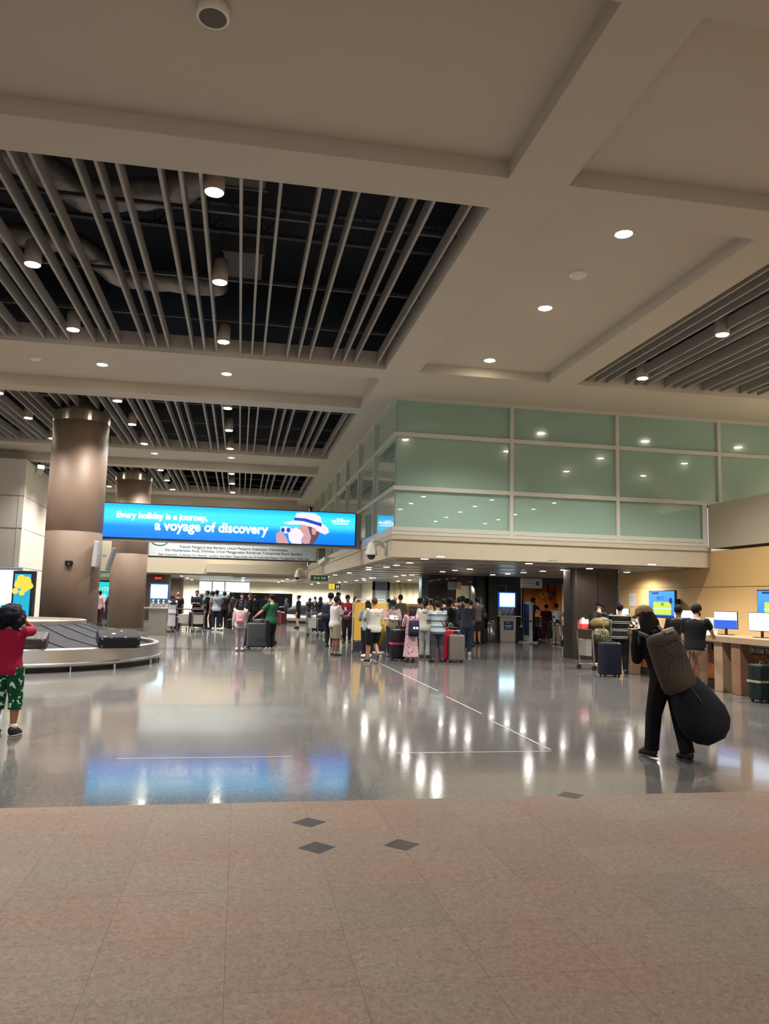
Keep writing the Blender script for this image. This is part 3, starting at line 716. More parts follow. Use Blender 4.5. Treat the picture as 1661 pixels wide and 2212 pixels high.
# wayfinding sign, green exit sign
p = A(722, 1267, 44)
t = thing('gate_sign', 'small hanging yellow and black letter sign in the far hall', 'sign', p)
obj('yellow_face', box(-.3, .02, 0, .08, -.14, .14), M('sign yellow', (250, 200, 40), emit=0.94), t)
obj('black_face', box(.02, .34, 0, .08, -.14, .14), BLK, t)
text('lettering', 'C', .24, (-.22, -.006, -.09), FRONT, INK, t)
tt = M('sign text white', (230, 230, 230), .5); obj('text_bar', box(.1, .16, -.004, 0, -.08, .08), tt, t); obj('text_bar', box(.2, .26, -.004, 0, -.08, .08), tt, t)
obj('hanger', box(-.01, .01, .03, .05, .14, 1.2), FR, t)
p = A(690, 1249, 36)
t = thing('exit_sign', 'dark green hanging exit sign under the balcony edge', 'sign', p)
obj('sign_case', box(-.4, .4, 0, .06, -.13, .13), M('exit green', (46, 70, 58), .5), t); [obj('pale_mark', box(q, q+.1, -.005, 0, -.05, .06), M('exit text', (150, 190, 160), .5), t) for q in (-.26, -.1, .08, .2)]
obj('hanger', box(-.01, .01, .02, .04, .13, .4), FR, t)

# hanging paper notices
def paper(px0, py0, px1, py1, Y, mat, lab, lines, rz=0, cat='notice', mark=False):
    a = A(px0, py0, Y); c = A(px1, py1, Y); w = c.x-a.x; h = a.z-c.z
    t = thing('paper_notice', lab, cat, ((a.x+c.x)/2, Y, c.z), rz)
    b = nb(); n = 10
    for i in range(n):
        x0, x1 = -w/2+w*i/n, -w/2+w*(i+1)/n; f = lambda x: .03*math.sin(x*3)
        v = [b.verts.new(q) for q in ((x0, f(x0), 0), (x1, f(x1), 0), (x1, f(x1), h), (x0, f(x0), h))]; b.faces.new(v)
    o = obj('sheet', b, mat, t); md = o.modifiers.new('s', 'SOLIDIFY'); md.thickness = .004
    for i in range(lines):
        z = h*(.78-.62*i/max(1, lines-1))
        obj('text_line', box(-w*.42, w*(.1 if mark else .4), -.045, -.04, z, z+h*.05), M('faint ink', (120, 120, 124), .6), t)
    if mark:
        for q in ((.2, .3, .3, .7), (.2, .3, .38, .35), (.2, .65, .38, .7)): obj('printed_mark', box(q[0]*w, q[2]*w, -.045, -.04, q[1]*h, q[3]*h), INK, t)
    for sx in (-1, 1): obj('hanging_string', box(sx*w*.42-.003, sx*w*.42+.003, -.003, .003, h*.98, ZL-c.z+.02), M('string', (120, 118, 112), .8), t)
    return t
PAPER = M('paper white', (222, 220, 214), .7)
paper(1122, 1249, 1173, 1271, 29.5, PAPER, 'white paper banner hanging from the low ceiling beside the lit kiosk', 3, .1, mark=True)
paper(967, 1257, 985, 1274, 30.8, M('paper mint', (196, 212, 202), .7), 'pale green paper notice hung in front of the dark opening', 4)
paper(986, 1257, 996, 1273, 30.7, M('paper peach', (226, 180, 150), .7), 'narrow peach paper notice beside the pale green one', 0)
# ---------------------------------------------------------------- kiosks
STL = M('brushed steel', (166, 162, 152), .3, .85, noise=.15, nscale=1.5)
CHR = M('chrome', (190, 190, 190), .2, .9)
SCR = ramp_mat('kiosk screen', 'grad', [(0, (120, 220, 235)), (.3, (235, 252, 255)), (.75, (235, 252, 255)), (1, (120, 210, 235))], emit=1.72, interp='LINEAR')
def kiosk(px, py, lab, notice=False, s=1.0, topz=2.05):
    p = F(px, py); t = thing('info_kiosk', lab, 'kiosk', p)
    w = .33*s
    b = nb(); poly(b, [(-w, 0), (w, 0), (w+.03, 1.05), (-w-.03, 1.05)], 0, .42); obj('pedestal', b, STL, t, bevel=.01)
    b = nb(); bx(b, -w-.2, w+.2, -.12, .45, 1.05, 1.1); obj('shelf', b, CHR, t, bevel=.01)
    for k in range(3):
        x = -.2+.2*k; obj('cup_dispenser', cyl(nb(), (x, .1, 1.1), .045, .2, 14), CHR, t, True); obj('tap', box(x-.03, x+.03, -.02, .0, 1.34, 1.42), PAPER, t)
    obj('back_panel', box(-w-.02, w+.02, .25, .35, 1.1, 1.5), M('kiosk back', (182, 184, 184), .4), t)
    b = nb(); bx(b, -w-.04, w+.06, .12, .24, 1.42, topz+.04); sc = obj('screen_case', b, M('blue glowing bezel', (30, 90, 190), emit=.5), t)
    obj('screen', box(-w, w, .1, .12, 1.46, topz), SCR, sc)
    for k, (z, ww) in enumerate(((.8, .3), (.55, .6), (.42, .5), (.25, .4))): obj('screen_text', box(-w*ww, w*ww, .096, .1, 1.46+(topz-1.46)*z, 1.46+(topz-1.46)*z+.012), M('screen ink', (150, 205, 215), emit=1.09), sc)
    if notice:
        n = obj('blue_notice', box(-w*.55, w*.7, -.02, 0, .5, .86), M('notice navy', (40, 62, 110), .5), t)
        for z, ww in ((.78, .3), (.68, .8), (.65, .6), (.58, .6)): obj('text_line', box(-w*.1-w*ww*.4, w*.1+w*ww*.5, -.025, -.02, z, z+.014), tt, n)
    return t
kiosk(338, 1372, 'steel water kiosk with bright white screen at left, beside the second column', s=1.0, topz=A(340, 1262, 32.2).z)
kiosk(1097, 1387, 'steel water kiosk with bright screen and blue notice in front of the black wall', True, 1.0, A(1097, 1281, 31.4).z)

# left totems
def totem(px, Y, w, z0, z1, rz, lab, mat, frame, pic=False):
    p = A(px, 1300, Y); t = thing('advertising_totem', lab, 'advertising screen', (p.x, Y, 0), rz)
    obj('case', box(-w/2, w/2, 0, .22, z0-.12, z1+.1), frame, t, bevel=.02)
    s = obj('lit_screen', box(-w/2+.07, w/2-.07, -.012, 0, z0, z1), mat, t)
    obj('plinth', box(-w/2*.7, w/2*.7, .02, .2, 0, z0-.12), frame, t)
    return t, s
LWS = ramp_mat('white blue screen', 'grad', [(0, (60, 190, 235)), (.25, (215, 245, 255)), (1, (230, 248, 255))], emit=1.56, interp='LINEAR')
totem(-10, 26.0, 1.35, A(0, 1314, 26).z, A(0, 1231, 26).z, -.0, 'bright white lit screen in grey frame at the left edge behind the girl', LWS, M('totem grey', (120, 118, 130), .4))
t, s = totem(46, 24.5, .62, A(47, 1330, 24.5).z, A(47, 1240, 24.5).z, -.2, 'tall teal lit poster with yellow flowers left of the thick column', M('teal screen', (0, 160, 190), emit=1.01), M('totem navy', (24, 28, 44), .4))
zt = A(47, 1240, 24.5).z; yl = M('picture yellow', (250, 200, 60), emit=1.01)
for (x, z, r) in ((-.05, zt-.14, .12), (.12, zt-.2, .13), (-.12, zt-.3, .12), (.08, zt-.4, .12), (.22, zt-.34, .1), (-.2, zt-.5, .09), (.0, zt-.55, .08)):
    b = nb(); poly(b, [(x+r*(1+.12*math.cos(k*PI*.5*2.5))*math.cos(k*PI/10), z+r*math.sin(k*PI/10)) for k in range(20)], -.02, -.012); obj('picture_flower', b, yl, t)
# alcove screen at centre left
p = A(224, 1300, 52)
t = thing('lit_poster', 'teal lit poster with pale letters seen between the two columns', 'advertising screen', (p.x, 52, 0))
h0, h1 = A(224, 1303, 52).z, A(224, 1257, 52).z
obj('case', box(-.9, .9, .02, .3, 0, h1+.1), M('totem navy', (24, 28, 44), .4), t); obj('lit_screen', box(-.8, .8, 0, .02, h0, h1), M('teal bright', (30, 190, 190), emit=1.01), t)
text('lettering', 'UTR', .33, (-.35, -.01, h0+.75), FRONT, M('mint letters', (190, 245, 200), emit=1.09), t, width=.7); text('lettering', 'U46 H', .33, (-.45, -.01, h0+.38), FRONT, M('mint letters'), t, width=.9)

# ---------------------------------------------------------------- carousel
CX, CY, RO = -5.62, 20.05, 3.74
def arc_path(r, x_left=-16.0, n=28):
    P = [(x_left, CY-r)]
    P += [(CX+r*math.sin(PI*k/n), CY-r*math.cos(PI*k/n)) for k in range(n+1)]
    P += [(x_left, CY+r)]
    return P
def band(b, prof, closed=True):
    """sweep (radius, z) profile round the race-track end"""
    loops = []
    for r, z in prof: loops.append([b.verts.new((x, y, z)) for x, y in arc_path(r)])
    k = len(loops)
    for j in range(k if closed else k-1):
        a, c = loops[j], loops[(j+1) % k]
        for i in range(len(a)-1): b.faces.new((a[i], a[i+1], c[i+1], c[i]))
    return b
t = thing('baggage_carousel', 'stainless steel baggage carousel with black sloping belt at left', 'baggage carousel', (CX, CY, 0))
T0 = Matrix.Translation((-CX, -CY, 0))
def cpart(name, b, mat, parent=None, smooth=True):
    bmesh.ops.transform(b, matrix=T0, verts=b.verts[:]); o = obj(name, b, mat, parent or t, smooth); 
    md = o.modifiers.new('e', 'EDGE_SPLIT'); md.split_angle = .6
    return o
INOX = M('stainless', (200, 198, 194), .3, .92)
cpart('side_panel', band(nb(), [(RO-.1, .13), (RO, .15), (RO-.02, .45), (RO-.07, .475), (RO-.14, .45)]), INOX)
cpart('bumper_rail', band(nb(), [(RO+.02, .1), (RO+.06, .13), (RO+.06, .17), (RO+.02, .19), (RO-.04, .15)]), CHR)
cpart('kick_plate', band(nb(), [(RO-.12, 0), (RO-.06, 0), (RO-.06, .14), (RO-.12, .14)]), M('kick black', (18, 18, 20), .5))
BELT = M('rubber plate', (27, 28, 34), .75, spec=.2, noise=.2, nscale=3)
cpart('belt', band(nb(), [(RO-.14, .38), (RO-1.05, .62), (RO-1.75, .88), (RO-1.85, .84), (RO-1.05, .55), (RO-.2, .3)]), BELT)
cpart('inner_rim', band(nb(), [(RO-1.76, .86), (RO-1.76, .96), (RO-1.9, .96), (RO-1.9, .1)], False), INOX)
b = nb(); pp = arc_path(RO-1.9); vv = [b.verts.new((x, y, .9)) for x, y in pp]; b.faces.new(vv); cpart('island_top', b, M('island panel', (150, 132, 112), .5))
for k in range(-18, 14):      # overlapping rubber plates: raised seams
    def pt(r, z):
        if k < 0: return (CX+k*.62-(RO-r)*.55, CY-r, z)
        a = PI*k/13-.22*(RO-r)/1.6; return (CX+r*math.sin(a), CY-r*math.cos(a), z)
    b = nb(); tube(b, [pt(RO-.18, .405), pt(RO-1.05, .635), pt(RO-1.74, .893)], .013, 5, False); cpart('plate_seam', b, M('seam black', (14, 14, 18), .5), None, False)
for k in (-8, -5.6, -3.2, -.9, 1.2): # rail brackets
    if k <= 0: x, y = CX+k, CY-RO-.02
    else: a = k*.55; x, y = CX+RO*math.sin(a), CY-RO*math.cos(a)
    b = nb(); bx(b, x-.012, x+.012, y-.03, y+.03, 0, .16); cpart('rail_bracket', b, CHR, None, False)
a_ = 1.15
for a_ in (.95, 1.35, 1.75):
    x, y = CX+RO*math.sin(a_), CY-RO*math.cos(a_); b = nb(); bx(b, x-.02, x+.02, y-.02, y+.02, 0, .16); cpart('rail_bracket', b, CHR, None, False)
# second carousel far away
t = thing('baggage_carousel', 'far pale curved baggage carousel beyond the lady in the black suit', 'baggage carousel', (A(672, 1330, 53).x, 53, 0))
b = nb(); lathe(b, [(2.9, .12), (3, .2), (3, .46), (2.9, .5), (2.2, .55)], 40); obj('side_panel', b, STL, t, True)
b = nb(); lathe(b, [(2.85, 0), (2.85, .12)], 40); obj('kick_plate', b, BLK, t)
b = nb(); lathe(b, [(2.2, .5), (1.2, 1.1), (.8, 1.15)], 40); obj('belt', b, BELT, t, True)

# ---------------------------------------------------------------- service counter
STN = M('counter stone', (172, 146, 116), .35, noise=.08, nscale=3, coat=.2)
STD = M('counter stone polished', (150, 116, 92), .15, noise=.1, nscale=2, coat=.6)
CARV = ramp_mat('carved wood', 'voronoi', [(0, (34, 16, 8)), (.3, (92, 52, 26)), (.6, (142, 84, 42))], 26, .6, interp='LINEAR')
KICK = M('kick dark', (26, 22, 20), .5)
t = thing('service_counter', 'long stone topped service counter with carved wood panels along the tan wall', 'counter', (9.5, 15, 0))
XC = 9.5
def cbox(name, x0, x1, y0, y1, z0, z1, mat, par=None, bevel=.008): return obj(name, box(x0-9.5, x1-9.5, y0-15, y1-15, z0, z1), mat, par or t, bevel=bevel)
ZC = 1.08
cbox('worktop', XC-.22, XC+.75, 9.5, 17.9, ZC-.12, ZC, STN)
cbox('body', XC+.12, XC+.6, 9.6, 17.8, .16, ZC-.12, M('counter brown', (110, 78, 54), .5))
cbox('kick_plate', XC+.06, XC+.5, 9.6, 17.8, 0, .16, KICK)
for y in (9.8, 12.05, 13.55, 14.1, 16.0, 17.7):
    cbox('stone_pier', XC-.16, XC+.12, y-.14, y+.14, 0, ZC-.12, STN if y not in (13.55,) else STD)
for y0, y1 in ((9.94, 11.91), (12.19, 13.41), (14.24, 15.86), (16.14, 17.56)):
    p_ = cbox('carved_panel', XC+.07, XC+.12, y0, y1, .18, ZC-.3, CARV)
    cbox('name_strip', XC+.04, XC+.11, y0, y1, ZC-.29, ZC-.14, STN)
    cbox('name_plate', XC+.0, XC+.04, (y0+y1)/2-.5, (y0+y1)/2+.5, ZC-.29, ZC-.17, BLK)
PLT = M('plate lettering', (190, 190, 186), .5)
text('name_lettering', 'RUSSIE TOURISM', .09, (-.008, 13.28-15, ZC-.265), (PI/2, 0, -PI/2), PLT, t, width=.9)
for yc in (15.05, 16.85):
    for k in range(9): obj('name_mark', box(-.008, 0, yc-15+.4-k*.09-.06, yc-15+.4-k*.09, ZC-.255, ZC-.205), PLT, t)
# wall televisions
def wall_tv(y0, lab, w=1.46, h=.84, z=1.3):
    t = thing('wall_television', lab, 'television', (12.45, y0, z))
    obj('tv_case', box(0, .07, -w/2, w/2, 0, h), BLK, t, bevel=.01)
    obj('wall_arm', box(.07, .5, -.2, .2, h*.3, h*.7), BLK, t)
    s = obj('tv_screen', box(-.008, 0, -w/2+.03, w/2-.03, .03, h-.03), ramp_mat('tv blue', 'grad', [(0, (20, 60, 220)), (.15, (60, 130, 255)), (1, (70, 150, 255))], emit=1.17, interp='LINEAR'), t)
    gm = M('tv lime', (190, 215, 70), emit=1.01); wm_ = M('tv pale', (190, 225, 245), emit=1.01); nm = M('tv navy', (20, 40, 140), emit=.8)
    obj('screen_card', box(-.012, -.008, -w*.36, w*.3, h*.36, h*.58), gm, s); obj('screen_card', box(-.012, -.008, -w*.36, w*.3, h*.12, h*.32), gm, s)
    obj('screen_bar', box(-.013, -.008, -w*.38, w*.32, h*.32, h*.36), wm_, s); obj('screen_bar', box(-.013, -.008, w*.1, w*.36, h*.86, h*.93), nm, s); obj('screen_bar', box(-.012, -.008, -w*.45, w*.45, .04, h*.09), nm, s)
    text('screen_digits', '8 8 3 7', .13, (-.014, w*.16, h*.66), (PI/2, 0, -PI/2), nm, s, width=.4); text('screen_digits', '8:3', .1, (-.016, w*.0, h*.44), (PI/2, 0, -PI/2), nm, s, width=.16)
    b = nb(); lathe(b, [(.09, 0), (.09, .006)], 16); d = obj('screen_badge', b, nm, s); d.rotation_euler = (0, -PI/2, 0); d.location = (-.012, -w*.36, h*.62)
    return t
zz = AX(1430, 1335, 12.45).z; hh_ = AX(1430, 1275, 12.45).z-zz
wall_tv((AX(1401, 1300, 12.45).y+AX(1458, 1300, 12.45).y)/2, 'wall television with blue and lime screen above the men at the counter', abs(AX(1401, 1300, 12.45).y-AX(1458, 1300, 12.45).y), hh_, zz)
y1_ = AX(1635, 1300, 12.45).y; z1_ = AX(1635, 1274, 12.45).z; z0_ = AX(1635, 1338, 12.45).z
wall_tv(y1_-.73, 'wall television with blue screen cut off by the right edge', 1.46, z1_-z0_, z0_)
def monitor(px, py, X, lab, w=.52, h=.36, split=True):
    p = AX(px, py, X); t = thing('computer_monitor', lab, 'monitor', (p.x, p.y, ZC), -1.05)
    obj('monitor_case', box(-w/2, w/2, 0, .03, .12, .12+h), BLK, t, bevel=.006)
    obj('stand', box(-.02, .02, .0, .04, .01, .2), BLK, t); obj('foot', box(-.14, .14, -.08, .1, 0, .012), BLK, t)
    s = obj('monitor_screen', box(-w/2+.012, w/2-.012, -.004, 0, .132, .108+h), M('monitor white', (225, 235, 255), emit=1.40), t)
    if split: obj('screen_lower', box(-w/2+.012, w/2-.012, -.007, -.004, .132, .12+h*.5), M('monitor blue', (20, 100, 240), emit=.8), s)
    return t
monitor(1568, 1374, 9.9, 'computer monitor with white and blue screen right of the black polo shirt', .5)
monitor(1646, 1383, 9.8, 'computer monitor with white page at the right edge of the counter', .5, .36, False)
monitor(1478, 1362, 10.2, 'computer monitor behind the man in the dark suit', .5)
monitor(1345, 1350, 10.3, 'small lit monitor beyond the man in the striped jumper', .4)
def leaflet(px, py, X, w, h, lab, mat=PAPER, rz=-1.2):
    p = AX(px, py, X); t = thing('counter_sign', lab, 'sign', (p.x, p.y, ZC), rz)
    o = obj('panel', box(-w/2, w/2, 0, .012, 0, h), mat, t); o.rotation_euler.x = -.12
    for k in range(4): q = obj('text_line', box(-w*.3, w*.3, -.004, 0, h*(.3+.15*k), h*(.3+.15*k)+.008), M('faint ink'), t); q.rotation_euler.x = -.12
    obj('foot', box(-w/2, w/2, -.03, .08, 0, .01), mat, t)
leaflet(1531, 1366, 9.9, .2, .34, 'white leaflet holder on the counter left of the blue and white monitor')
leaflet(1543, 1367, 9.9, .16, .28, 'small white card stand touching the leaflet holder', M('paper grey', (200, 205, 196), .6))
leaflet(1381, 1354, 9.7, .22, .46, 'white upright card on the counter left of the woman with the cap')
p = AX(1366, 1309, XW-.01)
t = thing('wall_notice', 'white paper notice taped to the tan wall', 'notice', p); h_ = .36
obj('sheet', box(-.006, 0, -.22, .22, 0, .42), PAPER, t)
for k in range(3): obj('text_line', box(-.009, -.006, -.13, .13, .18+.06*k, .19+.06*k), M('faint ink'), t)
p = AX(1365, 1349, 9.55); t = thing('crumpled_bag', 'small black and white bag lying on the counter edge beside the striped man', 'bag', (p.x, p.y, ZC))
b = nb(); ball(b, (0, 0, .1), .16, .12, .11); o = obj('bag_body', b, ramp_mat('bw speckle', 'noise', [(0, (20, 20, 22)), (.55, (210, 210, 205))], 14), t, True)
b = nb(); tube(b, [(-.1, 0, .15), (-.05, 0, .27), (.05, 0, .27), (.1, 0, .15)], .01, 6); obj('strap', b, BLK, t)

# ---------------------------------------------------------------- bin, posts, boards
t = thing('waste_bin', 'tall brushed steel dome topped bin beside the black pier', 'bin', F(1061, 1387.5))
b = nb(); lathe(b, [(.165, 0), (.165, .72)], 28); obj('bin_body', b, STL, t, True)
b = nb(); lathe(b, [(.17, .72), (.17, .78), (.14, .84), (.08, .89), (.02, .905)], 28); lid = obj('dome_lid', b, CHR, t, True)
obj('flap', box(-.07, .07, -.165, -.13, .77, .84), BLK, lid)
def belt_post(px, py, lab, h=.95, to=None):
    p = F(px, py); t = thing('queue_post', lab, 'queue barrier', p)
    b = nb(); lathe(b, [(.17, 0), (.17, .015), (.03, .035)], 24); obj('base', b, STL, t)
    b = nb(); cyl(b, (0, 0, .03), .03, h-.03, 14); obj('pole', b, CHR, t, True)
    b = nb(); cyl(b, (0, 0, h-.06), .038, .09, 14); obj('belt_head', b, BLK, t)
    if to:
        d = F(*to)-p; b = nb(); n = Vector((-d.y, d.x, 0)).normalized()*.002
        v = [b.verts.new(q) for q in (n+Vector((0, 0, h-.06)), d+n+Vector((0, 0, h-.06)), d+n+Vector((0, 0, h-.01)), n+Vector((0, 0, h-.01)))]; b.faces.new(v); o = obj('belt', b, BLK, t); o.modifiers.new('s', 'SOLIDIFY').thickness = .003
belt_post(1210, 1398, 'steel queue barrier post with black belt in front of the wood lined office', to=(1120, 1388))
t = thing('standing_sign', 'tall thin white standing sign seen edge on beside the kiosk', 'sign', F(1140, 1388))
obj('panel', box(-.06, .06, -.4, .4, .08, 1.68), FR, t, bevel=.01); obj('base_plate', box(-.32, .32, -.3, .3, 0, .05), M('base pale', (180, 176, 166), .4), t); obj('blue_face', box(-.07, -.061, -.3, .3, .3, 1.6), M('face blue', (40, 60, 110), .5), t)
b = nb(); q = A(1126, 1352, 31.5); tube(b, [(A(1126, 1270, 31.5)), q], .016, 6); bx(b, q.x-.05, q.x+.05, q.y-.03, q.y+.03, q.z-.06, q.z+.02)
tag(obj('cable_socket', b, FR), 'white cable with socket running down the black wall beside the standing sign', 'cable')
# yellow roll-up board
STRG = M('string', (120, 118, 112), .8)
p = F(800, 1409)
t = thing('yellow_board', 'yellow framed standing board with dark foot behind the man in the printed T-shirt', 'sign board', p)
w = .58; h = 1.62
obj('board_face', box(-w*.93, w*.85, 0, .03, .36, h-.1), M('board yellow', (214, 172, 74), .5), t)
b = nb(); poly(b, [(-w*.93, .03), (w*.85, .03), (w*.85, .5), (-w*.2, .36), (-w*.93, .3)], -.006, .04); obj('board_foot', b, M('board navy', (40, 38, 52), .5), t)
b = nb(); tube(b, [(-w, 0, 0), (-w, 0, h-.14), (-w+.14, 0, h), (w-.2, 0, h), (w-.06, 0, h-.14), (w-.06, 0, 0)], .018, 8); obj('tube_frame', b, FR, t, True)
for x in (-w, w-.06): obj('wheel', cyl(nb(), (x-.02, -.12, .03), .03, .04, 12, axis='x'), BLK, t)
t = thing('yellow_board', 'yellow wooden notice stand behind the woman in the black hat', 'sign board', F(886, 1382))
obj('board_face', box(-.46, .46, 0, .05, .75, 1.5), M('board amber', (204, 160, 84), .5), t, bevel=.02)
for q in ((-.2, .3, 1.32, 1.36), (-.3, .1, 1.15, 1.22), (-.3, .3, .98, 1.02), (.15, .3, 1.15, 1.22)): obj('text_line', box(q[0], q[1], -.006, 0, q[2], q[3]), M('board ink', (120, 86, 40), .6), t)
for x in (-.38, .34): obj('leg', box(x, x+.04, 0, .05, 0, .75), BLK, t)
t = thing('desk_sign', 'white desk sign board above the queue heads', 'sign board', F(918, 1385))
obj('board_face', box(-.3, .3, 0, .03, 1.38, 1.72), PAPER, t, bevel=.02); obj('post', box(-.02, .02, 0, .03, 0, 1.38), CHR, t)
for q in (1.48, 1.56): obj('text_line', box(-.2, .15, -.004, 0, q, q+.02), M('faint ink'), t)

# ---------------------------------------------------------------- luggage
def suitcase(px, py, w, h, d, mat, lab, rz=0.0, handle=0.0, hm=CHR, ribs=True, loc=None, group=None, band_mat=None, tilt=None):
    p = loc if loc is not None else F(px, py)
    t = thing('suitcase', lab, 'suitcase', p, rz, group)
    r = min(w, d)*.16; b = nb(); z0 = .05
    bx(b, -w/2, w/2, -d/2, d/2, z0, h); bmesh.ops.bevel(b, geom=b.edges[:], offset=r, segments=3, affect='EDGES', profile=.6)
    s = obj('shell', b, mat, t, True); s.modifiers.new('e', 'EDGE_SPLIT').split_angle = .9
    if ribs:
        b = nb(); n = 6
        for k in range(n): x = -w*.36+w*.72*k/(n-1); bx(b, x-.008, x+.008, -d/2-.008, -d/2+.01, z0+r, h-r)
        obj('rib', b, mat, t)
    obj('zip_line', box(-w/2-.003, w/2+.003, -.006, .006, z0+r, h-r), BLK, t)
    for sx in (-1, 1):
        for sy in (-1, 1): obj('wheel', cyl(nb(), (sx*(w/2-.06)-.012, sy*(d/2-.05), .03), .03, .024, 14, axis='x'), BLK, t)
    b = nb(); tube(b, [(-.08, 0, h-.005), (-.06, 0, h+.03), (.06, 0, h+.03), (.08, 0, h-.005)], .012, 8); obj('top_handle', b, BLK, t, True)
    if handle:
        b = nb(); tube(b, [(-w*.2, d*.3, h-.02), (-w*.2, d*.3, h+handle)], .009, 8); tube(b, [(w*.2, d*.3, h-.02), (w*.2, d*.3, h+handle)], .009, 8)
        tube(b, [(-w*.22, d*.3, h+handle), (w*.22, d*.3, h+handle)], .016, 8); obj('pull_handle', b, hm, t, True)
    if band_mat: obj('luggage_strap', box(-w/2-.006, w/2+.006, -d/2-.006, d/2+.006, h*.52, h*.58), band_mat, t)
    if tilt: t.rotation_euler = tilt
    return t
def lug(name, r, g, b_, rough=.45): return M('case '+name, (r, g, b_), rough, coat=.15)
def trolley(px, py, rz, lab, group=None):
    """airport luggage cart, pushed towards +Y local"""
    t = thing('luggage_cart', lab, 'luggage cart', F(px, py), rz, group)
    b = nb()
    for s in (-1, 1):
        tube(b, [(s*.25, -.35, .12), (s*.2, .5, .12), (s*.08, .6, .16)], .018, 8)
    tube(b, [(-.1, .58, .15), (.1, .58, .15)], .018, 8)
    for y in (-.2, .05, .3): tube(b, [(-.23, y, .13), (.23, y, .13)], .01, 6)
    obj('base_frame', b, STL, t, True)
    b = nb()
    for s in (-1, 1): tube(b, [(s*.26, -.34, .12), (s*.27, -.42, .95)], .017, 8)
    tube(b, [(-.27, -.4, .75), (.27, -.4, .75)], .012, 8)
    obj('back_frame', b, STL, t, True)
    b = nb(); tube(b, [(-.3, -.46, .99), (.3, -.46, .99)], .024, 10); obj('push_handle', b, BLK, t, True)
    obj('advert_panel', box(-.22, .22, -.405, -.395, .35, .74), M('cart panel', (140, 136, 128), .5), t)
    for x, y in ((-.27, -.36), (.27, -.36), (0, .55)): obj('wheel', cyl(nb(), (x-.018, y, .07), .07, .036, 18, axis='x'), BLK, t)
    return t
def soft_bag(loc, sx, sy, sz, mat, lab, rz=0.0, cat='bag', strap=True, name='travel_bag', tilt=0.0):
    t = thing(name, lab, cat, loc, rz)
    b = nb(); ball(b, (0, 0, sz/2), sx/2, sy/2, sz/2, 18, 12)
    for v in b.verts:
        v.co.x *= 1+.12*math.sin(v.co.z*30+v.co.y*17)*.3; v.co.z = max(0.0, v.co.z+.012*math.sin(v.co.x*25))
        f = max(abs(v.co.x)/(sx/2), .001)
        v.co.y *= 1+.12*(f > .6)
    o = obj('bag_body', b, mat, t, True)
    if strap:
        b = nb(); tube(b, [(-sx*.25, 0, sz*.92), (-sx*.18, 0, sz+.1), (sx*.18, 0, sz+.1), (sx*.25, 0, sz*.92)], .012, 6); obj('carry_handle', b, BLK, t, True)
    t.rotation_euler.x = tilt
    return t
# ================================================================ PEOPLE
SKINS = {'light': (196, 150, 122), 'tan': (150, 104, 76), 'brown': (112, 74, 54), 'dark': (78, 52, 40)}
def ik(a, b, l1, l2, hint):
    a, b = Vector(a), Vector(b); d = b-a; L = d.length
    if L > (l1+l2)*.995: b = a+d*((l1+l2)*.995/L); d = b-a; L = d.length
    x = (l1*l1-l2*l2+L*L)/(2*L); h = math.sqrt(max(0, l1*l1-x*x)); dn = d.normalized()
    hv = Vector(hint); hv = hv-dn*hv.dot(dn)
    if hv.length < 1e-4: hv = Vector((0, 1, 0))
    return a+dn*x+hv.normalized()*h, b
ARMS = {'down': ((.155, .03, .47), (.3, -1, 0)), 'phone': ((.06, .20, .665), (.6, -.5, -1)), 'push': ((.14, .27, .59), (.7, -.6, -.6)), 'counter': ((.10, .30, .63), (.8, -.3, -.8)),
        'head': ((.10, .03, .90), (1, -.1, -.2)), 'face': ((.03, .10, .86), (.7, .3, -1)), 'swing_f': ((.15, .14, .50), (.3, -1, 0)), 'swing_b': ((.16, -.12, .49), (.3, -1, 0)), 'bag': ((.17, 0, .465), (.4, -1, 0)),
        'cross': ((-.02, .14, .66), (.8, -.2, -1)), 'strap': ((.07, .10, .76), (.8, -.3, -1)), 'reach': ((.08, .34, .66), (.5, 0, -1)), 'back': ((.11, -.1, .53), (.6, -1, -.2))}
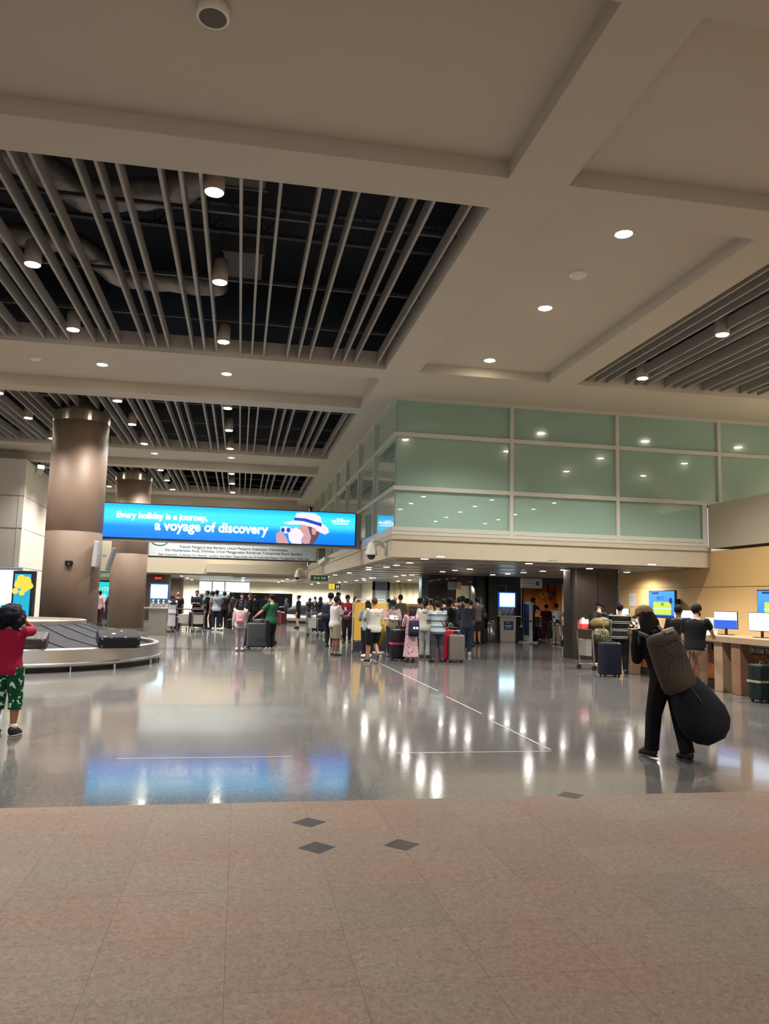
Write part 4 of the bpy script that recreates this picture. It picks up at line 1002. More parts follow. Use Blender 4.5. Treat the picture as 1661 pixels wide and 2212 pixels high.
def person(px, py, head, face, label, skin='tan', hair='short', hairc=(22, 18, 18), top=('tee', (40, 40, 44)), bottom=('trousers', (30, 30, 36)), shoes=(30, 30, 32), arms=('down', 'down'),
           lean=0.0, side=0.0, stance=.055, step=0.0, look=0.0, nod=0.0, build=1.0, H=None, vox=None, group=None, extra=None, lift=None, loc=None, fine=False, feature=False):
    """px, py: feet in the photo; head: height of the head top in the photo; face: heading, 0 away from the camera, 90 left, -90 right"""
    p = F(px, py) if loc is None else Vector(loc)
    if H is None: H = A(px, head, p.y).z
    S = H/max(.86, (math.cos(lean)*.48+.52))
    v = vox or .0135
    rz = math.radians(face)
    # ---- skeleton
    hipz = .515
    tz = hipz*S
    def T(q):                      # torso bend about the hips
        q = Vector(q)*S
        y, z = q.y, q.z-tz
        q2 = Vector((q.x, y*math.cos(lean)+z*math.sin(lean), tz-y*math.sin(lean)+z*math.cos(lean)))
        q2.x += math.sin(side)*(q2.z-tz)
        return q2
    ft = {}
    for s in (-1, 1):
        fy = step*s*.5
        lf = 0.0 if lift is None or lift[0] != s else lift[1]
        ft[s] = Vector((s*stance*S, fy*S, (.045+lf)*S))
    hip = {s: Vector((s*.052*S*build, 0, hipz*S)) for s in (-1, 1)}
    knee = {}; ank = {}
    for s in (-1, 1): knee[s], ank[s] = ik(hip[s], ft[s], .238*S, .235*S, (0.15*s, 1, 0))
    sh = {s: T((s*.108*build, 0, .81)) for s in (-1, 1)}
    elb = {}; wr = {}
    for s, nm in ((-1, arms[0]), (1, arms[1])):
        tg, hint = ARMS[nm] if isinstance(nm, str) else nm
        tg = Vector((tg[0]*s, tg[1], tg[2])); tgt = tg*S
        if lean: tgt = tgt+Vector((0, math.sin(lean)*.25*S, -abs(lean)*.06*S)) if nm not in ('head', 'face') else T(tg)
        elb[s], wr[s] = ik(sh[s], tgt, .175*S, .15*S, (hint[0]*s, hint[1], hint[2]))
    hc = T((0, .012, .932)); hr_ = Matrix.Rotation(look, 3, 'Z')@Matrix.Rotation(-nod-lean*.6, 3, 'X')
    hc = hc+Vector((0, .035*math.sin(nod)*S, -.012*abs(math.sin(nod))*S))
    hw = .5*(build+1)
    def torso_rings(lo, hi, t=0.0, flare=0.0):
        prof = [(.47, .082, .06, -.008), (.50, .094, .068, -.01), (.545, .094, .066, -.006), (.60, .08, .058, 0), (.66, .085, .06, .002), (.72, .096, .066, .004), (.77, .104, .066, 0), (.80, .102, .056, -.004), (.825, .07, .044, -.006), (.84, .04, .038, -.004)]
        def at(z):
            for i in range(len(prof)-1):
                if prof[i][0] <= z <= prof[i+1][0]:
                    f = (z-prof[i][0])/(prof[i+1][0]-prof[i][0]); return [prof[i][k]*(1-f)+prof[i+1][k]*f for k in range(4)]
            return list(prof[0] if z < prof[0][0] else prof[-1])
        n = 9; out = []
        for i in range(n+1):
            z = lo+(hi-lo)*i/n; q = at(z); fl = flare*(1-i/n)
            c = T((0, q[3], z)); e = T((1, q[3], z))-c; g = T((0, q[3]+1, z))-c
            out.append((c, e*(q[1]*build+t+fl), g*(q[2]*build+t+fl)))
        return out
    def limb_leg(b, s, t, z_end, wide=0.0, flat=True, rnd=False):
        a, k, f = hip[s], knee[s], ank[s]
        P = [a+Vector((0, 0, .02*S)), a.lerp(k, .35), k, k.lerp(f, .35), k.lerp(f, .7), f]; R0 = [.056, .05, .036, .034, .026, .021]
        Q, RR = [], []
        for i, (q, r) in enumerate(zip(P, R0)):
            if q.z < z_end*S:
                q0 = Q[-1]; f_ = (q0.z-z_end*S)/max(1e-5, (q0.z-q.z)); q = q0.lerp(q, f_); r = R0[i-1]*(1-f_)+r*f_
            Q.append(q); RR.append(max((r+t)*S*hw, wide*S*(i > 1)))
            if q.z <= z_end*S+1e-6: break
        tube(b, Q, RR, 12, rnd)
    # ---- body (skin), one continuous mesh
    b = nb()
    loft(b, torso_rings(.465, .84), 16)
    tube(b, [T((0, -.006, .80)), T((0, .0, .85)), hc-Vector((0, 0, .03*S))], [.036*S, .032*S, .03*S], 12)
    ball(b, hc+hr_@Vector((0, 0, .008*S)), .044*S, .054*S, .06*S, 16, 12, hr_)
    ball(b, hc+hr_@Vector((0, .016*S, -.03*S)), .033*S, .036*S, .036*S, 12, 8, hr_)
    tube(b, [hc+hr_@Vector((0, .048*S, .008*S)), hc+hr_@Vector((0, .062*S, -.014*S))], [.006*S, .009*S], 8)
    for s in (-1, 1): ball(b, hc+hr_@Vector((s*.045*S, -.002*S, -.004*S)), .007*S, .012*S, .018*S, 8, 6, hr_)
    for s in (-1, 1):
        tube(b, [sh[s]*1.0, sh[s].lerp(elb[s], .4), elb[s], elb[s].lerp(wr[s], .3), wr[s]], [.031*S*hw, .027*S*hw, .022*S*hw, .023*S*hw, .0155*S*hw], 10)
        limb_leg(b, s, 0, 0, 0, True, True)
        tube(b, [ank[s]-Vector((0, .02*S, .02*S)), ank[s]+Vector((s*.008*S, .04*S, -.03*S)), ank[s]+Vector((s*.012*S, .08*S, -.035*S))], [.019*S, .014*S, .010*S], 8)
        fd = (wr[s]-elb[s]).normalized()
        tube(b, [wr[s], wr[s]+fd*.03*S, wr[s]+fd*.055*S], [.014*S, .021*S, .021*S], 8, True, .55)
    bodyme = remeshed(b, v*.85 if not fine else .008, 2)
    # fingers, appended to the same mesh
    bb = nb(); bb.from_mesh(bodyme)
    for s in (-1, 1):
        fd = (wr[s]-elb[s]).normalized(); sd = fd.cross(Vector((0, 0, 1)))
        if sd.length < .3: sd = Vector((0, 1, 0))
        sd = (sd-fd*sd.dot(fd)).normalized(); nd = sd.cross(fd).normalized()
        if nd.z > 0 and abs(nd.z) > .2: nd = -nd
        if abs(fd.z) > .8: nd = Vector((-s, 0, 0))
        root = wr[s]+fd*.055*S
        for k, (o_, ln) in enumerate(((-1.5, .036), (-.5, .043), (.5, .046), (1.5, .038))):
            q = root+sd*o_*.0105*S; tube(bb, [q-fd*.01*S, q+fd*ln*.45*S+nd*.006*S, q+fd*ln*.8*S+nd*.018*S, q+fd*ln*.85*S+nd*.028*S], [.0055*S, .0052*S, .0048*S, .004*S], 6)
        q = wr[s]+fd*.018*S-sd*.016*S; tube(bb, [q, q-sd*.015*S+fd*.02*S+nd*.006*S, q-sd*.014*S+fd*.04*S+nd*.014*S], [.0075*S, .0065*S, .005*S], 6)
    bb.to_mesh(bodyme); bb.free()
    body = link('person', bodyme, M('skin '+skin, SKINS[skin], .55), None, True)
    body.location = p; body.rotation_euler.z = rz
    tag(body, label, 'person', group)
    # ---- clothes
    kind, tc = top[0], top[1]; tm = tc if not isinstance(tc, tuple) else M('cloth %d %d %d' % tc, tc, .85)
    hem = {'tee': .475, 'long': .47, 'jacket': .45, 'hoodie': .455, 'dress': .1, 'coat': .16, 'vest': .5, 'polo': .50}[kind]
    tk = {'tee': .012, 'long': .012, 'jacket': .019, 'hoodie': .02, 'dress': .012, 'coat': .018, 'vest': .01, 'polo': .011}[kind]
    b = nb()
    lo = max(hem, .46)
    loft(b, torso_rings(lo if kind not in ('dress', 'coat') else .5, .828, tk, .008 if kind != 'vest' else 0), 18)
    if kind in ('dress', 'coat'):
        w0 = .10 if kind == 'dress' else .095
        rg = []
        for i in range(6):
            z = .54+(hem-.54)*i/5; w = w0+(.045 if kind == 'dress' else .015)*i/5
            rg.append(((0, 0, z*S), (w*S, 0, 0), (0, w*.85*S, 0)))
        loft(b, rg, 20)
    nk = T((0, -.006, .83)); tube(b, [T((0, -.006, .80)), T((0, -.004, .838))], [.05*S, .041*S], 12, False)
    for s in (-1, 1):
        long_ = kind in ('long', 'jacket', 'hoodie', 'coat') or (kind == 'dress' and len(top) > 2)
        sr = (.031+tk*.75)*S*hw
        a0 = sh[s]-Vector((s*.02*S, 0, 0)) 
        if kind == 'vest': ball(b, sh[s]-Vector((s*.03*S, 0, 0)), .03*S); continue
        if long_: tube(b, [a0, sh[s], sh[s].lerp(elb[s], .5), elb[s], elb[s].lerp(wr[s], .5), elb[s].lerp(wr[s], .95)], [sr*.9, sr*1.08, sr, (.025+tk*.7)*S*hw, (.024+tk*.6)*S*hw, (.018+tk*.5)*S], 12, False)
        else: tube(b, [a0, sh[s], sh[s].lerp(elb[s], .4), sh[s].lerp(elb[s], .72)], [sr*.9, sr*1.08, sr*1.0, sr*1.02], 12, False)
    me = remeshed(b, v if not fine else .009, 2)
    nm = {'tee': 'tee_shirt', 'long': 'shirt', 'jacket': 'jacket', 'hoodie': 'hoodie', 'dress': 'dress', 'coat': 'long_coat', 'vest': 'vest', 'polo': 'polo_shirt'}[kind]
    to = link(nm, me, tm, body, True)
    if kind == 'hoodie':
        b = nb(); ball(b, T((0, -.062, .80)), .062*S, .035*S, .05*S, 14, 8); obj('hood', b, tm, to, True)
    if kind in ('polo',):
        b = nb(); loft(b, [(T((0, -.004, .83)), (.044*S, 0, 0), (0, .042*S, 0)), (T((0, -.004, .85)), (.04*S, 0, 0), (0, .04*S, 0))], 16); obj('collar', b, M('collar white', (210, 206, 200), .8), to, True)
    if bottom:
        bk, bc = bottom[0], bottom[1]; bmx = bc if not isinstance(bc, tuple) else M('cloth %d %d %d' % bc, bc, .85)
        b = nb()
        if bk == 'skirt':
            loft(b, [((0, 0, .6*S), (.086*S, 0, 0), (0, .066*S, 0)), ((0, 0, .52*S), (.102*S, 0, 0), (0, .078*S, 0)), ((0, 0, .30*S), (.085*S, 0, 0), (0, .075*S, 0))], 18)
            me = remeshed(b, v, 2)
        else:
            loft(b, torso_rings(.465, .60, .009), 16)
            e = {'trousers': .035, 'wide': .03, 'shorts': .29, 'capri': .20, 'slim': .045}[bk]
            for s in (-1, 1): limb_leg(b, s, {'trousers': .013, 'wide': .016, 'shorts': .02, 'capri': .016, 'slim': .006}[bk], e, {'wide': .048, 'trousers': .034, 'shorts': .05, 'capri': .044, 'slim': 0}[bk])
            me = remeshed(b, v if not fine else .009, 2)
        link({'skirt': 'skirt', 'shorts': 'shorts', 'capri': 'shorts', 'wide': 'wide_trousers', 'slim': 'leggings', 'trousers': 'trousers'}[bk], me, bmx, body, True)
    if shoes:
        sm = M('shoe %d %d %d' % shoes, shoes, .5)
        for s in (-1, 1):
            a = ank[s]; dz = a.z-.045*S
            tilt = Matrix.Rotation(-(1.0 if (lift and lift[0] == s) else 0), 3, 'X')
            b = nb()
            R3 = [(-.04, .018, .024, .032), (-.026, .028, .034, .038), (.02, .03, .034, .036), (.06, .031, .024, .026), (.095, .026, .014, .016), (.112, .012, .008, .012)]
            rings = []
            for (y, w, h, zc) in R3: rings.append((a+tilt@Vector((s*.01*S*(y > 0), y*S, (zc-.045)*S+.004*S)), tilt@Vector((w*S, 0, 0)), tilt@Vector((0, 0, h*S))))
            loft(b, rings, 12)
            so = obj('shoe', b, sm, body, True)
            b = nb(); rings = []
            for (y, w, h, zc) in R3: rings.append((a+tilt@Vector((s*.01*S*(y > 0), y*S, -.039*S)), tilt@Vector((w*1.04*S, 0, 0)), tilt@Vector((0, 0, .006*S))))
            loft(b, rings, 8); obj('sole', b, M('sole pale', (170, 165, 160), .6) if extra and 'pale_sole' in extra else M('sole dark', (24, 24, 26), .6), so)
    # ---- hair / hats
    hm = M('hair %d %d %d' % hairc, hairc, .7, bump=.4, nscale=60)
    def hl(x, y, z): return hc+hr_@(Vector((x, y, z))*S)
    def haircap(rx, ry, rz_, cut=.012, dy=-.007, dz=.018, name='hair', mat=None, par=None, frontz=.035):
        b = nb(); ball(b, (0, 0, 0), rx, ry, rz_, 20, 14)
        dl = [f for f in b.faces if (lambda c: (c.y > cut and c.z+dz < frontz) or c.z+dz < -.045)(f.calc_center_median())]
        bmesh.ops.delete(b, geom=dl, context='FACES')
        for q in b.verts: q.co = hc+hr_@((q.co+Vector((0, dy, dz)))*S)
        o = obj(name, b, mat or hm, par or body, True); md = o.modifiers.new('s', 'SOLIDIFY'); md.thickness = .008*S
        return o
    h = hair
    if h in ('short', 'long', 'bun', 'pony', 'curly', 'cap_long', 'glasses_long'):
        if h == 'curly':
            b = nb(); ball(b, hl(0, -.02, .01), .10*S, .09*S, .09*S, 18, 12)
            for q in b.verts: q.co += Vector((random.uniform(-1, 1), random.uniform(-1, 1), random.uniform(-1, 1)))*.014*S
            for k in range(14):
                a_ = k*2*PI/14; ball(b, hl(.085*math.cos(a_), -.03+.03*math.sin(a_*3), -.03+.05*math.sin(a_)), .035*S, .035*S, .045*S, 8, 6)
            obj('hair', b, hm, body, True)
        else: haircap(.052, .062, .062)
    if h in ('long', 'cap_long', 'glasses_long'):
        b = nb(); ln = .17; kw = 1.35 if h == 'cap_long' else 1
        loft(b, [(hl(0, -.035, .03), (.046*S, 0, 0), (0, .03*S, 0)), (hl(0, -.045, -.03), (.056*S*kw, 0, 0), (0, .03*S, 0)), (hl(0, -.05, -.1), (.06*S*kw, 0, 0), (0, .026*S, 0)), (hl(0, -.056, -ln), (.055*S*kw, 0, 0), (0, .02*S, 0)), (hl(0, -.056, -ln-.04), (.026*S, 0, 0), (0, .01*S, 0))], 16)
        obj('long_hair', b, hm, body, True)
    if h == 'bun':
        b = nb(); ball(b, hl(0, -.07, .045), .026*S, .026*S, .026*S); obj('hair_bun', b, hm, body, True)
    if h == 'pony':
        b = nb(); tube(b, [hl(0, -.06, .03), hl(0, -.09, -.0), hl(0, -.08, -.1)], [.016*S, .022*S, .01*S], 8); obj('pony_tail', b, hm, body, True)
    if h == 'hijab':
        b = nb(); ball(b, (0, 0, 0), .06, .068, .074, 18, 12)
        dl = [f for f in b.faces if (lambda c: c.y > .045 and c.z < .045 and c.z > -.05)(f.calc_center_median())]
        bmesh.ops.delete(b, geom=dl, context='FACES')
        for q in b.verts: q.co = hc+hr_@(q.co*S)
        o = obj('headscarf', b, hm, body, True)
        b = nb(); loft(b, [(hl(0, -.01, -.035), (.048*S, 0, 0), (0, .05*S, 0)), (T((0, -.004, .84)), (.07*S, 0, 0), (0, .06*S, 0)), (T((0, 0, .78)), (.12*S, 0, 0), (0, .09*S, 0)), (T((0, 0, .74)), (.115*S, 0, 0), (0, .09*S, 0))], 18); obj('scarf_drape', b, hm, body, True)
    if h in ('cap', 'beanie', 'cap_long', 'cap_back', 'bucket'):
        capm = M('cap %d %d %d' % (extra or {}).get('cap', (24, 24, 26)), (extra or {}).get('cap', (24, 24, 26)), .8)
        if h in ('cap', 'cap_back', 'bucket'): haircap(.05, .06, .058)
        b = nb()
        prof = [(.056, .012), (.058, .03), (.053, .055), (.036, .072), (.012, .078)] if h != 'beanie' else [(.056, -.01), (.06, .03), (.056, .062), (.04, .085), (.014, .095)]
        loft(b, [(hl(0, -.004, z), hr_@Vector((r*S, 0, 0)), hr_@Vector((0, r*1.15*S, 0))) for r, z in prof], 18)
        co = obj('cap' if h != 'bucket' else 'bucket_hat', b, capm, body, True)
        if h in ('cap', 'cap_long', 'cap_back'):
            sy = -1 if h == 'cap_back' else 1
            if h != 'cap_back':
                b = nb(); loft(b, [(hl(0, .05*sy, .016), hr_@Vector((.045*S, 0, 0)), hr_@Vector((0, .004*S, .006*S))), (hl(0, .095*sy, .012), hr_@Vector((.036*S, 0, 0)), hr_@Vector((0, .003*S, .003*S))), (hl(0, .112*sy, .008), hr_@Vector((.016*S, 0, 0)), hr_@Vector((0, .002*S, .002*S)))], 12); obj('peak', b, capm, co, True)
            if h == 'cap_long':
                b = nb(); loft(b, [(hl(0, -.068, .014), hr_@Vector((.02*S, 0, 0)), hr_@Vector((0, .003*S, 0))), (hl(0, -.062, .036), hr_@Vector((.014*S, 0, 0)), hr_@Vector((0, .003*S, 0)))], 10); obj('strap_opening', b, hm, co, True)
        if h == 'bucket':
            b = nb(); loft(b, [(hl(0, 0, .022), hr_@Vector((.058*S, 0, 0)), hr_@Vector((0, .066*S, 0))), (hl(0, 0, -.004), hr_@Vector((.098*S, 0, 0)), hr_@Vector((0, .105*S, 0))), (hl(0, 0, .0), hr_@Vector((.096*S, 0, 0)), hr_@Vector((0, .103*S, 0)))], 22); obj('hat_brim', b, capm, co, True)
    if h == 'bald': pass
    if h == 'fade': haircap(.048, .057, .058, dz=.02)
    # face details for those whose face is seen
    toward = abs(((face+math.degrees(look))+180) % 360-180) > 70
    if toward or feature:
        em = M('eye dark', (26, 20, 18), .3)
        for s in (-1, 1): b = nb(); ball(b, hl(s*.017, .049, .008), .006*S, .004*S, .0035*S, 8, 5); obj('eye', b, em, body, True)
        b = nb(); ball(b, hl(0, .052, -.031), .014*S, .004*S, .0035*S, 8, 5); obj('mouth', b, M('lips', (130, 70, 62), .5), body, True)
        for s in (-1, 1): b = nb(); ball(b, hl(s*.018, .049, .019), .011*S, .003*S, .0025*S, 8, 5); obj('eyebrow', b, hm, body, True)
    ex = extra or {}
    if 'beard' in ex:
        b = nb(); ball(b, (0, 0, 0), .038, .044, .034, 14, 10)
        bmesh.ops.delete(b, geom=[f for f in b.faces if f.calc_center_median().z > .012 or f.calc_center_median().y < -.012], context='FACES')
        for q in b.verts: q.co = hl(0, 0, 0)+hr_@((q.co+Vector((0, .014, -.032)))*S)
        obj('beard', b, hm, body, True)
    if 'mask' in ex:
        b = nb(); ball(b, hl(0, .035, -.028), .032*S, .026*S, .026*S, 12, 8); obj('face_mask', b, M('mask', (190, 205, 215), .7), body, True)
    if 'glasses' in ex:
        b = nb()
        for s in (-1, 1): tube(b, [hl(s*.018+.013*math.cos(a_), .057, .008+.011*math.sin(a_)) for a_ in [k*PI/5 for k in range(11)]], .0016*S, 5)
        obj('spectacles', b, BLK, body)
    if 'strap' in ex:
        b = nb()
        for s in (-1, 1): tube(b, [T((s*.05, -.08, .79)), T((s*.056, -.01, .845)), T((s*.06, .082, .77)), T((s*.075, .05, .62))], .010*S, 6)
        obj('backpack_strap', b, M('cloth %d %d %d' % ex['strap'], ex['strap'], .8), to)
    if 'sling' in ex:
        b = nb(); tube(b, [T((.08, .07, .6)), T((.0, .1, .72)), T((-.07, .03, .835)), T((-.03, -.085, .75)), T((.09, -.08, .58))], .008*S, 6); obj('shoulder_strap', b, BLK, to)
    if 'print' in ex:
        pr = ex['print']; q = T((0, -.083*build-.012, .76))
        o = text('shirt_print', pr[0], .07, (0, 0, 0), (PI/2-lean*0, 0, 0), M('print ink', (60, 60, 64), .8), to, width=.17); o.location = q+Vector((-.085, 0, 0)); o.rotation_euler = (PI/2, 0, 0)
        o = text('shirt_print', pr[1], .07, (0, 0, 0), (PI/2, 0, 0), M('print ink'), to, width=.13); o.location = T((0, -.083*build-.012, .725))+Vector((-.065, 0, 0)); o.rotation_euler = (PI/2, 0, 0)
    def world(q): return p+Matrix.Rotation(rz, 3, 'Z')@q
    return dict(body=body, p=p, rz=rz, S=S, wr={s: world(wr[s]) for s in (-1, 1)}, T=lambda q: world(T(q)), lean=lean, build=build)
def backpack(P, mat, label, w=.30, h=.44, d=.17, drop=0.0, tilt=0.0, details=True, straps=True, dx=0.0, pocket=True):
    S = P['S']; q = P['T']((dx, -.07*P['build']-.018, .80)); 
    t = thing('backpack', label, 'backpack', q, P['rz']); t.rotation_euler = (-P['lean'], tilt, P['rz']); t.rotation_mode = 'XYZ'
    b = nb(); rg = []
    for k, (z, sw, sd) in enumerate(((.02, .55, .5), (0, .85, .8), (-.12, .96, .95), (-.5, 1, 1.06), (-.85, 1, 1.12), (-.97, .9, .95), (-1, .7, .6))):
        rg.append(((0, -d/2-.005, z*h-drop), (w/2*sw, 0, 0), (0, d/2*sd, 0)))
    loft(b, rg, 18); obj('bag_body', b, mat, t, True)
    if not pocket:
        b = nb(); bx(b, -w*.36, w*.36, -d-.03, -d+.0, -h*.16-drop, -h*.145-drop); obj('zip_line', b, BLK, t)
    else:
      b = nb(); loft(b, [((0, -d-.02, -h*.52-drop), (w*.36, 0, 0), (0, .03, 0)), ((0, -d-.02, -h*.7-drop), (w*.4, 0, 0), (0, .028, 0)), ((0, -d-.02, -h*.9-drop), (w*.36, 0, 0), (0, .03, 0))], 14); obj('front_pocket', b, mat, t, True)
    b = nb(); tube(b, [(-.03, -.03, -.0-drop), (-.02, -.03, .04-drop), (.02, -.03, .04-drop), (.03, -.03, .0-drop)], .008, 6); obj('grab_handle', b, BLK, t, True)
    return t
# ================================================================ THE CROWD
G = srgb
DEN = (34, 36, 44); BLKC = (24, 24, 28)
NAVY = M('bag navy', (26, 30, 52), .7); BLB = M('bag black', (22, 22, 24), .65)
FLOR = ramp_mat('pink floral', 'noise', [(0, (120, 88, 100)), (.42, (170, 132, 140)), (.55, (196, 164, 168)), (.62, (128, 96, 112))], 14, .85, interp='LINEAR', detail=3)
GRFL = ramp_mat('green floral', 'noise', [(0, (14, 74, 44)), (.55, (20, 96, 58)), (.6, (196, 220, 204)), (.72, (30, 110, 66))], 17, .85, detail=1)
CAMO = ramp_mat('camo', 'noise', [(0, (38, 44, 28)), (.44, (96, 92, 62)), (.52, (52, 56, 36)), (.6, (120, 116, 90))], 9, .9)
COW = ramp_mat('black white print', 'noise', [(0, (226, 222, 214)), (.56, (226, 222, 214)), (.58, (30, 30, 32))], 6, .85)
STR_BW = ramp_mat('black white stripes', 'stripe', [(0, (14, 14, 16)), (.72, (186, 182, 166)), (.79, (14, 14, 16)), (.93, (186, 182, 166))], 5.6, .85)
STR_GR = ramp_mat('grey blue stripes', 'stripe', [(0, (84, 96, 104)), (.34, (172, 174, 172)), (.55, (116, 132, 144)), (.72, (166, 168, 166)), (.86, (96, 108, 118))], 6.5, .85)
STR_V = ramp_mat('white vertical stripes', 'stripe', [(0, (176, 178, 180)), (.55, (70, 84, 110))], 17, .85, axis=0)
PLD = plaid('navy plaid', (26, 28, 44), (70, 76, 96), 14); PLD2 = plaid('brown plaid', (40, 34, 36), (84, 74, 72), 16)
# ---- foreground woman walking at right
P = person(1446, 1641, 1311, 8, 'person in beige cap and black clothes walking away with brown backpack and padded case', 'light', 'cap_long', (20, 15, 14), ('jacket', (15, 14, 16)), ('wide', (14, 14, 19)), (16, 16, 18),
           ('strap', ((.19, -.02, .50), (.5, -1, 0))), lean=.16, side=-.30, stance=.075, step=-.17, build=1.04, vox=.012, fine=True, extra={'cap': (158, 132, 104)}, nod=.1)
t = backpack(P, ramp_mat('brown pack cloth', 'noise', [(0, (46, 39, 33)), (1, (86, 74, 62))], 4, .6, interp='LINEAR'), 'large worn brown backpack on the back of the person in the beige cap', .42, .62, .2, .0, -.3, dx=-.05, pocket=False)
b = nb()
for s in (-1, 1): tube(b, [(s*.1, -.02, .0), (s*.12, .06, .06), (s*.13, .16, -.08)], .025, 8)
obj('shoulder_strap', b, M('pack strap', (58, 48, 40), .7), t, True)
b = nb()
for k in range(6): tube(b, [(-.12+.05*k, -.29, -.1), (-.06+.05*k, -.30, -.22), (-.12+.05*k, -.30, -.34)], .005, 5)
obj('bungee_cord', b, M('pack strap'), t, True)
obj('pale_patch', box(-.0, .12, -.2, -.13, -.015, .03), M('patch pale', (170, 164, 152), .7), t, bevel=.01)
cA, cB = A(1462, 1455, P['p'].y-.05), A(1541, 1590, P['p'].y-.3)
d = (cB-cA); L_ = d.length; dn = d.normalized(); un = dn.cross(Vector((0, 1, 0))).normalized(); vn = dn.cross(un)
t = thing('padded_case', 'large dark padded instrument case slung low at the right hip of the walking person', 'bag', cA)
b = nb(); rg = []
for f, w, dd in ((-.02, .04, .05), (.04, .13, .09), (.2, .19, .12), (.45, .25, .14), (.7, .285, .15), (.88, .265, .14), (1.0, .20, .11), (1.09, .10, .06)): rg.append((dn*L_*f, un*w, vn*dd))
loft(b, rg, 24); obj('case_shell', b, M('case fabric', (17, 17, 26), .75, noise=.1, nscale=20), t, True)
b = nb(); tube(b, [dn*L_*.1+vn*.1, dn*L_*.5+vn*.15, dn*L_*1.0+vn*.11], .006, 5); obj('zip_line', b, BLK, t)
b = nb(); tube(b, [dn*0.02, (P['T']((.06, -.1, .7))-cA), (P['T']((.05, -.0, .85))-cA)], .02, 8); obj('carry_strap', b, M('strap black', (20, 18, 20), .7), t, True)
# ---- girl at the left edge
P = person(6, 1589, 1312, -12, 'child in crimson top and green patterned shorts at the left edge, dark curly hair', 'tan', 'curly', (16, 14, 26), ('tee', (150, 22, 58)), ('capri', GRFL), (20, 20, 24), ('head', ((.07, .06, .90), (.45, .5, -1))), stance=.075, build=1.06, vox=.012, fine=True, extra={'pale_sole': 1})
b = nb()
S = P['S']
for s in (-1, 1): lathe(b, [(.028*S, .05*S), (.030*S, .095*S)], 12, (s*.075*S, 0, 0))
obj('sock', b, M('sock white', (210, 206, 200), .9), P['body'], True)

# ---- people at the counter
P = person(1291, 1437, 1300, -68, 'bearded person in black T-shirt with small black backpack facing right behind the loaded cart', 'light', 'beanie', (24, 18, 16), ('tee', BLKC), ('trousers', BLKC), arms=('counter', 'counter'), look=-.2, nod=.35, lean=.1, extra={'beard': 1, 'cap': (20, 18, 18)})
backpack(P, BLB, 'small black backpack worn by the bearded person beside the dark column', .28, .4, .15)
P = person(1340, 1456, 1303, -28, 'person in black jumper with thin white stripes leaning on the counter', 'tan', 'short', (20, 16, 16), ('long', STR_BW), ('trousers', (24, 20, 22)), (28, 24, 24), ('cross', 'reach'), lean=.05, build=1.12, stance=.07)
P = person(1468, 1490, 1307, -35, 'person in black suit facing the wall television, partly hidden by the walking person', 'brown', 'fade', (20, 16, 14), ('jacket', (20, 18, 20)), ('trousers', (26, 22, 22)), arms=('down', 'counter'), extra={'beard': 1})
P = person(1504, 1507, 1305, -50, 'bearded person in black polo shirt and beige trousers leaning on the counter at the monitors', 'light', 'short', (18, 14, 14), ('polo', (18, 18, 22)), ('trousers', (150, 122, 102)), (220, 216, 208), ('down', 'reach'), lean=.12, look=-.35, nod=.2, build=1.06, step=.12, extra={'beard': 1})
# ---- the central queue
P = person(1030, 1392, 1290, 12, 'person in brown plaid shirt and shorts with black bag, right end of the queue', 'tan', 'short', (16, 14, 14), ('long', PLD2), ('shorts', (44, 40, 40)), (60, 44, 44), ('phone', 'phone'), build=1.05)
soft_bag(P['T']((.14, -.06, .5)), .26, .2, .34, BLB, 'black shoulder bag at the right hip of the person in brown plaid', name='shoulder_bag')
P = person(1007, 1416, 1293, -8, 'person in dark navy plaid shirt, dark hat and blue jeans in the queue', 'light', 'cap', (14, 14, 14), ('long', PLD), ('trousers', (40, 56, 84)), (190, 190, 190), ('phone', 'phone'), build=1.06, extra={'pale_sole': 1, 'cap': (24, 22, 24)}, nod=.3)
P = person(978, 1410, 1294, 62, 'big bearded person in black T-shirt and grey trousers facing left in the queue', 'tan', 'beanie', (22, 16, 14), ('tee', (22, 26, 26)), ('trousers', (110, 110, 108)), (40, 40, 40), ('phone', 'counter'), look=.3, nod=.45, build=1.25, lean=.08, extra={'beard': 1, 'cap': (18, 16, 16)})
P = person(944, 1431, 1298, 8, 'person in grey and white striped hooded sweater seen from behind in the queue', 'tan', 'short', (16, 14, 16), ('hoodie', STR_GR), ('trousers', (52, 54, 62)), (34, 34, 38), ('phone', 'phone'), build=1.12, stance=.08, extra={'sling': 1})
P = person(917, 1421, 1296, -25, 'person in white hoodie and wide silver grey trousers in the queue', 'light', 'pony', (20, 16, 16), ('hoodie', (206, 202, 192)), ('wide', (148, 150, 150)), (60, 60, 60), ('down', 'phone'))
P = person(887, 1431, 1309, 6, 'long haired person in pink flowered dress wearing a navy backpack in the queue', 'light', 'long', (26, 18, 20), ('dress', FLOR, 'long'), None, (70, 66, 74), ('phone', 'phone'), stance=.05, extra={'strap': (26, 30, 52)})
t = backpack(P, NAVY, 'navy backpack with two white round badges on the person in the flowered dress', .30, .42, .15, .08)
for x in (-.04, .04): o = obj('badge', cyl(nb(), (x, -.235, -.27), .032, .008, 14, axis='y'), PAPER, t)
P = person(846, 1418, 1296, 172, 'person in black bucket hat, glasses and pale pink shirt facing the camera, reading a paper', 'light', 'bucket', (18, 16, 18), ('long', (204, 176, 176)), ('trousers', (40, 48, 66)), (50, 50, 54), ('phone', 'phone'), nod=.35, extra={'glasses': 1, 'cap': (20, 20, 24), 'mask': 1})
